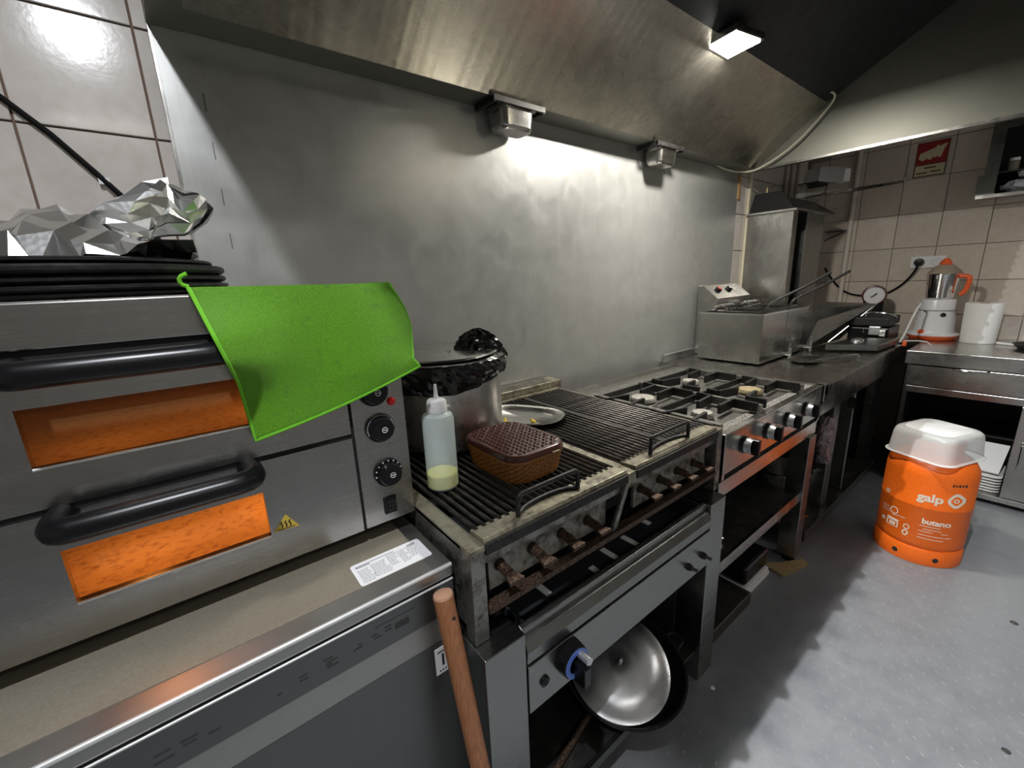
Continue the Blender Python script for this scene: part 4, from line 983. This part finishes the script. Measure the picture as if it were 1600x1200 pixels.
# ================================================================== RIGHT WALL
pp = MB().tube([(XR - .022, 1.087, 2.30), (XR - .022, 1.087, .86)], .017, 12); struct(pp.build('trim_3', 'pipe_paint', smooth=True))
for i, (x, r_) in enumerate(((3.73, .014), (3.82, .018), (3.93, .024), (4.02, .017))):
    o = MB().tube([(x, D - r_ - .003, 2.28), (x, D - r_ - .003, .86)], r_, 12).build('wall_pipe', 'pipe_paint', smooth=True, loc=(x, D, .86)); tag(o, ['thinnest cream pipe on the corner wall, leftmost of four', 'second cream pipe from the left in the corner', 'thickest cream pipe in the corner', 'cream pipe nearest the right wall corner'][i], 'pipe', 'cream pipes in the corner')
o = MB().tube([(4.06, D - .012, 2.28), (4.12, D - .012, 2.05), (4.16, D - .012, 1.86), (4.17, D - .012, 1.7)], .008, 8).build('wall_cable', 'cable_cream', smooth=True); tag(o, 'slanting cream cable beside the corner pipes', 'cable')
WX = XR - .0005
sg = thing('fire_sign', 'red and cream rectangular safety sign on the right wall', 'sign', (XR, .69, 2.03))
MB().box(WX - .002, WX, .612, .772, 1.925, 2.143).build('board', 'sign_brown', sg)
MB().box(WX - .0026, WX - .002, .616, .768, 2.003, 2.140).build('red_field', 'sign_red', sg)
MB().box(WX - .0026, WX - .002, .618, .766, 1.931, 1.998).build('text_field', 'sign_cream', sg)
hand = [(.758, 2.045), (.752, 2.075), (.715, 2.088), (.680, 2.100), (.668, 2.118), (.660, 2.105), (.632, 2.118), (.622, 2.113), (.634, 2.088), (.640, 2.060), (.645, 2.040), (.654, 2.034), (.664, 2.046), (.672, 2.036), (.684, 2.045), (.692, 2.030), (.706, 2.030), (.712, 2.040), (.730, 2.030), (.738, 2.026), (.746, 2.034)]
MB().prism(hand, 'x', WX - .0032, WX - .0026).build('pictogram', 'sign_cream', sg)
tk = MB(); tk.box(WX - .0032, WX - .0026, .662, .720, 1.975, 1.984); tk.box(WX - .0032, WX - .0026, .634, .688, 1.948, 1.956); tk.box(WX - .0032, WX - .0026, .700, .756, 1.945, 1.953)
tk.build('faded_lettering', 'sign_brown', sg)['kind'] = 'stuff'
ws = thing('wall_shelf', 'steel wall shelf unit holding white plastic bags at the picture edge', 'shelf', (4.1, .1, 1.74))
SXX = 3.99
MB().box(SXX, WX, .390, .402, 1.735, 2.18).build('side_panel', 'stand_steel', ws)
MB().box(SXX, WX, -.5, .402, 1.722, 1.735).build('bottom_shelf', 'steel_y', ws)
MB().box(SXX - .006, SXX, -.5, .420, 1.715, 1.735).build('bottom_rail', 'steel_y', ws)
MB().box(SXX - .004, SXX, .345, .425, 1.735, 1.85).build('corner_plate', 'stand_steel', ws)
MB().box(SXX - .002, SXX + .004, .345, .402, 1.85, 2.15).build('front_stile', 'stand_steel', ws)
MB().box(SXX - .002, SXX + .004, -.5, .345, 2.09, 2.13).build('top_rail', 'stand_steel', ws)
MB().box(SXX, WX, -.5, .402, 2.18, 2.19).build('top_shelf', 'steel_y', ws)
MB().box(WX - .006, WX, -.5, .39, 1.735, 2.18).build('back_panel', 'void_black', ws)
random.seed(2)
for i, (y, z, s_) in enumerate(((.27, 1.775, .06), (.16, 1.80, .085), (.05, 1.83, .10), (.22, 1.84, .05))):
    def fn(u, v, y=y, z=z, s_=s_):
        a = u * 2 * math.pi; t = (v - .5) * math.pi
        return 4.09 + .06 * math.cos(t) * math.cos(a), y + s_ * math.cos(t) * math.sin(a), z + s_ * .45 * math.sin(t)
    o = crumple('plastic_bag', fn, 14, 9, 30 + i, .010).build('plastic_bag', 'bag_white'); tag(o, ['crumpled white plastic bag lowest at the end of the wall shelf', 'white plastic bag in the middle of the wall shelf', 'biggest white plastic bag at the picture edge on the wall shelf', 'small white plastic bag on top of the shelf pile'][i], 'bag', 'white bags on the wall shelf')
for i, y in enumerate((.30, .235)):
    j = thing('glass_jar', ['small jar with a pale lid at the end of the wall shelf', 'second small jar with a pale lid on the wall shelf'][i], 'jar', (4.03, y, 1.90), 'jars on the wall shelf')
    MB().lathe([(0, 0), (.022, 0), (.024, .05), (.020, .056), (0, .056)], (4.14, y, 1.87), 16).build('glass', 'jar_clear', j, smooth=True)
    MB().lathe([(.022, .056), (.022, .072), (0, .074)], (4.14, y, 1.87), 16).build('lid', 'paper_white', j, smooth=True)
MB().box(4.10, WX - .006, .2, .39, 1.862, 1.870).build('inner_ledge', 'dark_steel', ws)
sk_ = thing('wall_socket', 'double white wall socket with one black plug in it', 'socket', (XR, .61, 1.35))
MB().box(WX - .010, WX, .520, .703, 1.312, 1.393).build('plate', 'white_plastic', sk_, bevel=.004)
for y in (.655, .565): MB().lathe([(.030, .010), (.030, .013), (.022, .013), (.021, .0105), (0, .0105)], (WX, y, 1.353), 28, (-1, 0, 0)).build('outlet', 'dial_face', sk_, smooth=True)
pg = thing('plugged_lead', 'black power cord swagging from the socket plug along the tiles', 'cord', (XR, .66, 1.35))
MB().lathe([(.026, .0125), (.028, .02), (.024, .04), (0, .042)], (WX, .655, 1.353), 24, (-1, 0, 0)).build('plug', 'black_plastic', pg, smooth=True)
MB().tube([(WX - .035, .655, 1.35), (WX - .030, .665, 1.29), (WX - .012, .722, 1.20), (WX - .012, .80, 1.135), (WX - .012, .88, 1.12), (WX - .012, .975, 1.12), (WX - .012, 1.05, 1.14), (WX - .03, 1.107, 1.19), (WX - .04, 1.178, 1.285), (WX - .04, 1.21, 1.34)], .0065, 8, 2).build('lead', 'cable_black', pg, smooth=True)
hb = thing('wall_bracket', 'small dark metal bracket on the tiles beside the kebab grill', 'bracket', (XR, 1.18, 1.6))
MB().box(WX - .04, WX, 1.10, 1.24, 1.612, 1.620).build('arm', 'dark_steel', hb); slab([(WX - .035, 1.12, 1.612), (WX - .035, 1.24, 1.555), (WX - .035, 1.24, 1.545), (WX - .035, 1.12, 1.60)], (.006, 0, 0)).build('strut', 'dark_steel', hb)

# ================================================================== RIGHT CABINET
CX = 3.42; CY = .512
cb = thing('base_cabinet', 'stainless cabinet with drawer and open bay along the right wall', 'cabinet', (3.8, -.2, 0))
MB().box(CX - .012, XR - .01, -1.2, CY, .764, .8415).build('worktop', 'steel_y', cb, bevel=.002)
MB().box(CX + .02, CX + .05, CY - .03, CY - .002, .0, .764).build('leg', 'stand_steel', cb)
MB().box(CX + .02, XR - .03, CY - .008, CY - .002, .05, .764).build('side_panel', 'stand_steel', cb)
dw_ = MB().box(CX, CX + .018, -.6, CY - .018, .634, .757).build('drawer', 'steel_y', cb, bevel=.002)
MB().tube([(CX, .305, .752), (CX - .012, .285, .752), (CX - .022, .235, .752), (CX - .012, .185, .752), (CX, .165, .752)], .005, 8, 1).build('drawer_handle', 'chrome', dw_, smooth=True)
MB().box(CX, CX + .018, -.6, CY - .02, .592, .630).build('lower_rail', 'steel_y', cb, bevel=.002)
MB().box(CX + .03, XR - .03, -1.2, CY - .01, .585, .592).build('drawer_floor', 'interior_dark', cb)
MB().box(XR - .04, XR - .03, -1.2, CY - .01, .05, .585).build('back_panel', 'interior_dark', cb)
MB().box(CX - .004, XR - .03, -1.2, CY - .01, .030, .060).build('bottom_shelf', 'steel_y', cb, bevel=.002)
MB().box(CX + .02, XR - .04, -.02, -.01, .06, .585).build('partition', 'interior_dark', cb)
do = MB().box(CX - .006, CX + .016, -.6, .022, .066, .588).build('door', 'steel_z', cb, bevel=.002)
MB().tube([(CX - .006, -.012, .395), (CX - .026, -.013, .385), (CX - .030, -.014, .32), (CX - .026, -.014, .255), (CX - .006, -.013, .245)], .005, 8, 1).build('door_handle', 'chrome', do, smooth=True)
for y in (CY - .04, -.1, -.9): MB().cyl((CX + .06, y, 0), (CX + .06, y, .03), .02).build('foot', 'black_plastic', cb)
MB().box(CX + .34, XR - .04, .02, CY - .01, .30, .312).build('middle_shelf', 'stand_steel', cb)
for i in range(6):
    o = MB().hexa(rrect(3.47, 3.72, .035, .26, .03), .0605 + i * .017, .069 + i * .017, rrect(3.455, 3.735, .028, .275, .03)).build('white_plate', 'paper_white', loc=(3.6, .15, .0605 + i * .017)); tag(o, ['lowest', 'second lowest', 'third lowest', 'third highest', 'second highest', 'highest'][i] + ' white plate in the stack behind the gas bottle', 'plate', 'white plates stacked in the cabinet')
o = slab([(3.48, .045, .175), (3.50, .25, .175), (3.66, .24, .30), (3.65, .03, .30)], (.006, 0, -.008)).build('chopping_board', 'white_plastic'); tag(o, 'pale chopping board leaning on the stacked white plates', 'chopping board')

# blender
bn = thing('blender', 'white blender with orange foot and steel jug on the corner worktop', 'blender', (4.03, .495, TZ2))
bc = (4.03, .495, TZ2)
MB().lathe([(0, .001), (.11, .001), (.128, .018), (.132, .030), (0, .032)], bc, 48).build('foot', 'orange_plastic', bn, smooth=True)
MB().lathe([(.132, .030), (.134, .036), (.128, .044), (.108, .050), (.104, .06), (.098, .15), (.0865, .19), (.0855, .262), (.082, .268), (0, .268)], bc, 48).build('motor_base', 'blender_white', bn, smooth=True)
MB().lathe([(.0905, .195), (.0905, .1975), (.088, .1975), (.088, .195)], bc, 48).build('seam', 'mark_dark', bn)
MB().lathe([(.018, 0), (.016, .012), (0, .014)], (bc[0] - .098, bc[1] + .045, TZ2 + .052), 16, (-.6, 0, .8)).build('switch', 'orange_plastic', bn, smooth=True)
MB().lathe([(.015, 0), (.015, .001), (.011, .001), (.011, 0)], (bc[0] - .083, bc[1] - .045, TZ2 + .168), 20, (-.9, -.45, .1)).build('logo', 'mark_dark', bn)
jg = MB().lathe([(0, .270), (.066, .270), (.070, .28), (.082, .425), (.085, .432), (.081, .432), (.066, .285), (0, .28)], bc, 48).build('jug', 'chrome', bn, smooth=True)
MB().lathe([(.083, .432), (.078, .445), (.045, .485), (.030, .490), (0, .490)], bc, 40).build('jug_lid', 'jar_clear', bn, smooth=True)
MB().lathe([(.030, .488), (.032, .500), (.020, .518), (.012, .530), (0, .532)], bc, 20).build('lid_knob', 'orange_plastic', bn, smooth=True)
MB().tube([(bc[0] - .02, bc[1] - .078, TZ2 + .415), (bc[0] - .025, bc[1] - .120, TZ2 + .415), (bc[0] - .026, bc[1] - .128, TZ2 + .385), (bc[0] - .025, bc[1] - .115, TZ2 + .315), (bc[0] - .02, bc[1] - .095, TZ2 + .30)], .014, 10, 1).build('jug_handle', 'orange_plastic', jg, smooth=True)
# paper roll
pr = thing('paper_roll', 'standing roll of white kitchen paper beside the blender', 'paper roll', (3.98, .275, TZ2))
MB().lathe([(.022, .003), (.079, .001), (.080, .004), (.0865, .246), (.085, .249), (.022, .249), (.021, .2)], (3.98, .277, TZ2), 48).build('paper', 'paper_white', pr, smooth=True)
MB().lathe([(.0215, .246), (.0215, .2505), (.018, .2505), (.018, .2)], (3.98, .277, TZ2), 24).build('core', 'cardboard', pr)
o = MB().tube([(3.95, .19, TZ2 + .008), (3.90, .10, TZ2 + .008), (3.88, .0, TZ2 + .008), (3.9, -.1, TZ2 + .008)], .007, 8, 1).build('extension_lead', 'white_plastic', smooth=True); tag(o, 'white cable lying on the worktop by the paper roll', 'cable')
ob = thing('frying_skillet', 'dark skillet edge on the right worktop at the picture border', 'skillet', (3.80, -.02, TZ2))
MB().lathe([(0, .001), (.10, .001), (.125, .03), (.128, .03), (.122, .031), (.098, .006), (0, .006)], (3.82, .0, TZ2), 36).build('bowl', 'cast_iron', ob, smooth=True)

# ================================================================== GAS BOTTLE
gc = (2.63, .235); GR = .1565
gb = thing('gas_bottle', 'bright orange butane gas bottle standing on the floor', 'gas bottle', (gc[0], gc[1], 0))
body = MB().lathe([(.120, .055), (.146, .072), (.1535, .088), (GR, .105), (GR, .275), (GR + .0015, .279), (GR + .0015, .287), (GR, .291), (GR, .425), (.152, .455), (.135, .487), (.108, .505), (0, .515)], (*gc, 0), 72).build('body', 'gas_orange', gb, smooth=True)
rgm = MB().lathe([(.150, .001), (.157, .001), (.1585, .010), (.1575, .066), (.151, .078), (.146, .078), (.150, .01)], (*gc, 0), 72).build('foot_ring', 'gas_orange', gb, smooth=True)
cl = MB().lathe([(.085, .505), (.090, .50), (.095, .56), (.093, .572), (.088, .572), (.085, .56)], (*gc, 0), 40).build('collar', 'gas_orange', gb, smooth=True)
MB().lathe([(.018, .51), (.018, .55), (.011, .556), (.011, .572), (0, .572)], (*gc, 0), 20).build('valve', 'burner_brass', gb, smooth=True)
TC = math.atan2(-gc[1], -gc[0]) % (2 * math.pi)
def wrap(y, z, r=GR + .0008):
    # place a printed point on the shell by its y coordinate on the camera side
    s = max(-1, min(1, (y - gc[1]) / GR)); a = math.pi - math.asin(s)
    return (gc[0] + r * math.cos(a), gc[1] + r * math.sin(a), z)
def wtext(mb, txt, size, y0, z0, k=1.0):
    text_on(mb, txt, size, lambda a, b: wrap(y0 - a * k, z0 + b))
def wline(mb, ya, yb, z, h):
    n = 8; vs = []
    for i in range(n + 1):
        y = ya + (yb - ya) * i / n; vs += [wrap(y, z - h / 2), wrap(y, z + h / 2)]
    mb.add(vs, [(2 * i, 2 * i + 2, 2 * i + 3, 2 * i + 1) for i in range(n)])
def wring(mb, y0, z0, ro, ri, n=28, sq_=1.0):
    vs = []
    for i in range(n):
        a = 2 * math.pi * i / n; k_ = 1 / (abs(math.cos(a)) ** 3.2 + abs(math.sin(a)) ** 3.2) ** (1 / 3.2) if sq_ != 1 else 1
        a2 = a + (R(40) if sq_ != 1 else 0)
        for r_ in (ro, ri): vs.append(wrap(y0 + (.72 if sq_ != 1 else .85) * r_ * k_ * math.cos(a2), z0 + r_ * k_ * math.sin(a2)))
    mb.add(vs, [(2 * i, 2 * ((i + 1) % n), 2 * ((i + 1) % n) + 1, 2 * i + 1) for i in range(n)])
pr_ = MB(); wtext(pr_, 'galp', .052, .205, .333, 1.0); pr_.build('brand_lettering', 'print_cream', body)
lg = MB(); wring(lg, .128, .336, .031, .019, 32, 2); wring(lg, .128, .336, .010, .005, 20); lg.box(0, 0, 0, 0, 0, 0) if False else None
lg.build('brand_logo', 'print_cream', body)
pr2 = MB(); wtext(pr2, 'butano', .036, .172, .219, .88); pr2.build('product_lettering', 'print_cream', body)
pl_ = MB()
for ya, yb, z in ((.222, .155, .196), (.208, .150, .182), (.222, .175, .170), (.150, .130, .170), (.220, .120, .152), (.222, .140, .136)): wline(pl_, ya, yb, z, .0028)
for ya, yb, z in ((.362, .335, .228), (.362, .325, .216), (.362, .330, .205), (.318, .300, .200), (.300, .270, .205)): wline(pl_, ya, yb, z, .0026)
pl_.build('fine_print', 'print_cream', body)['kind'] = 'stuff'
ic = MB(); wring(ic, .315, .222, .018, .014); wring(ic, .352, .300, .010, .004); wring(ic, .262, .168, .013, .009); wring(ic, .263, .138, .014, .008, 24, 2)
wline(ic, .336, .292, .178, .010); wline(ic, .336, .292, .1685, .003); wline(ic, .336, .292, .145, .003); wline(ic, .336, .332, .157, .026); wline(ic, .296, .292, .157, .026); wline(ic, .325, .302, .157, .012); wline(ic, .357, .344, .160, .016)
ic.build('hazard_icons', 'print_cream', body)['kind'] = 'stuff'
sw_ = MB(); cv = [(.389, .452), (.35, .449), (.30, .440), (.25, .428), (.20, .410), (.16, .388), (.125, .362), (.10, .335)]
sw_.tube([wrap(y, z, GR - (.0 if z < .425 else (z - .425) * .15)) for y, z in cv], .0016, 6, 2).build('embossed_line', 'rust', body)
dk = MB()
for i in range(5): wline(dk, .148 - i * .0085, .1425 - i * .0085, .408, .009 if i % 2 else .012)
dk.build('worn_stamp', 'print_black', body)['kind'] = 'stuff'
for y in (.285, .150):
    p = Vector(wrap(y, .036, .1572)); n_ = Vector((p.x - gc[0], p.y - gc[1], 0)).normalized()
    MB().cyl(p - n_ * .002, p + n_ * .0016, .011, .011, 18).build('ring_hole', 'print_black', rgm)
# translucent plastic tub upside down on top
tb_ = thing('plastic_tub', 'clear plastic tub turned upside down over the gas bottle top', 'tub', (2.63, .24, .498))
A, B, C_ = Vector((2.543, .407)), Vector((2.437, .171)), Vector((2.717, .070)); cen = (A + C_) / 2
u_ = (C_ - B); v_ = (A - B); Lu, Lv = u_.length, v_.length; u_.normalize(); v_.normalize()
def tubring(k, z, tilt=0):
    return [(cen.x + u_.x * a + v_.x * b, cen.y + u_.y * a + v_.y * b, z + tilt * a) for a, b in rrect(-Lu / 2 * k, Lu / 2 * k, -Lv / 2 * k, Lv / 2 * k, .055, 6)]
rings = [(1.03, .498), (1.03, .503), (.985, .505), (.94, .590), (.915, .606), (.86, .615), (.80, .617)]
vs = []; 
for k_, z in rings: vs += tubring(k_, z)
n = len(vs) // len(rings); fs = [(k_ * n + i, k_ * n + (i + 1) % n, (k_ + 1) * n + (i + 1) % n, (k_ + 1) * n + i) for k_ in range(len(rings) - 1) for i in range(n)] + [tuple(range((len(rings) - 1) * n, len(rings) * n))]
MB().add(vs, fs).build('tub', 'lid_plastic', tb_, smooth=True)
vs = tubring(.74, .6172) + tubring(.72, .620); MB().add(vs, [(i, (i + 1) % n, n + (i + 1) % n, n + i) for i in range(n)] + [tuple(range(n, 2 * n))]).build('tub_base', 'white_plastic', tb_, smooth=True)
MB().tube([Vector(p) for p in tubring(1.03, .5005)], .003, 6, closed=True).build('tub_rim', 'white_plastic', tb_, smooth=True)
# small litter on the floor
for i, (x, y, s_, mt) in enumerate(((1.18, .50, .008, 'paper_white'), (2.30, -.10, .012, 'mark_dark'), (1.62, -.12, .010, 'mark_dark'))):
    o = MB().lathe([(s_, 0), (s_ * .7, s_ * .25), (0, s_ * .3)], (x, y, .0008), 8).build('floor_crumb', mt, loc=(x, y, .0008)); tag(o, ['white crumb on the floor beside the grill stand', 'dark crumb on the lit floor near the gas bottle', 'dark crumb in the middle of the lit floor'][i], 'crumb')
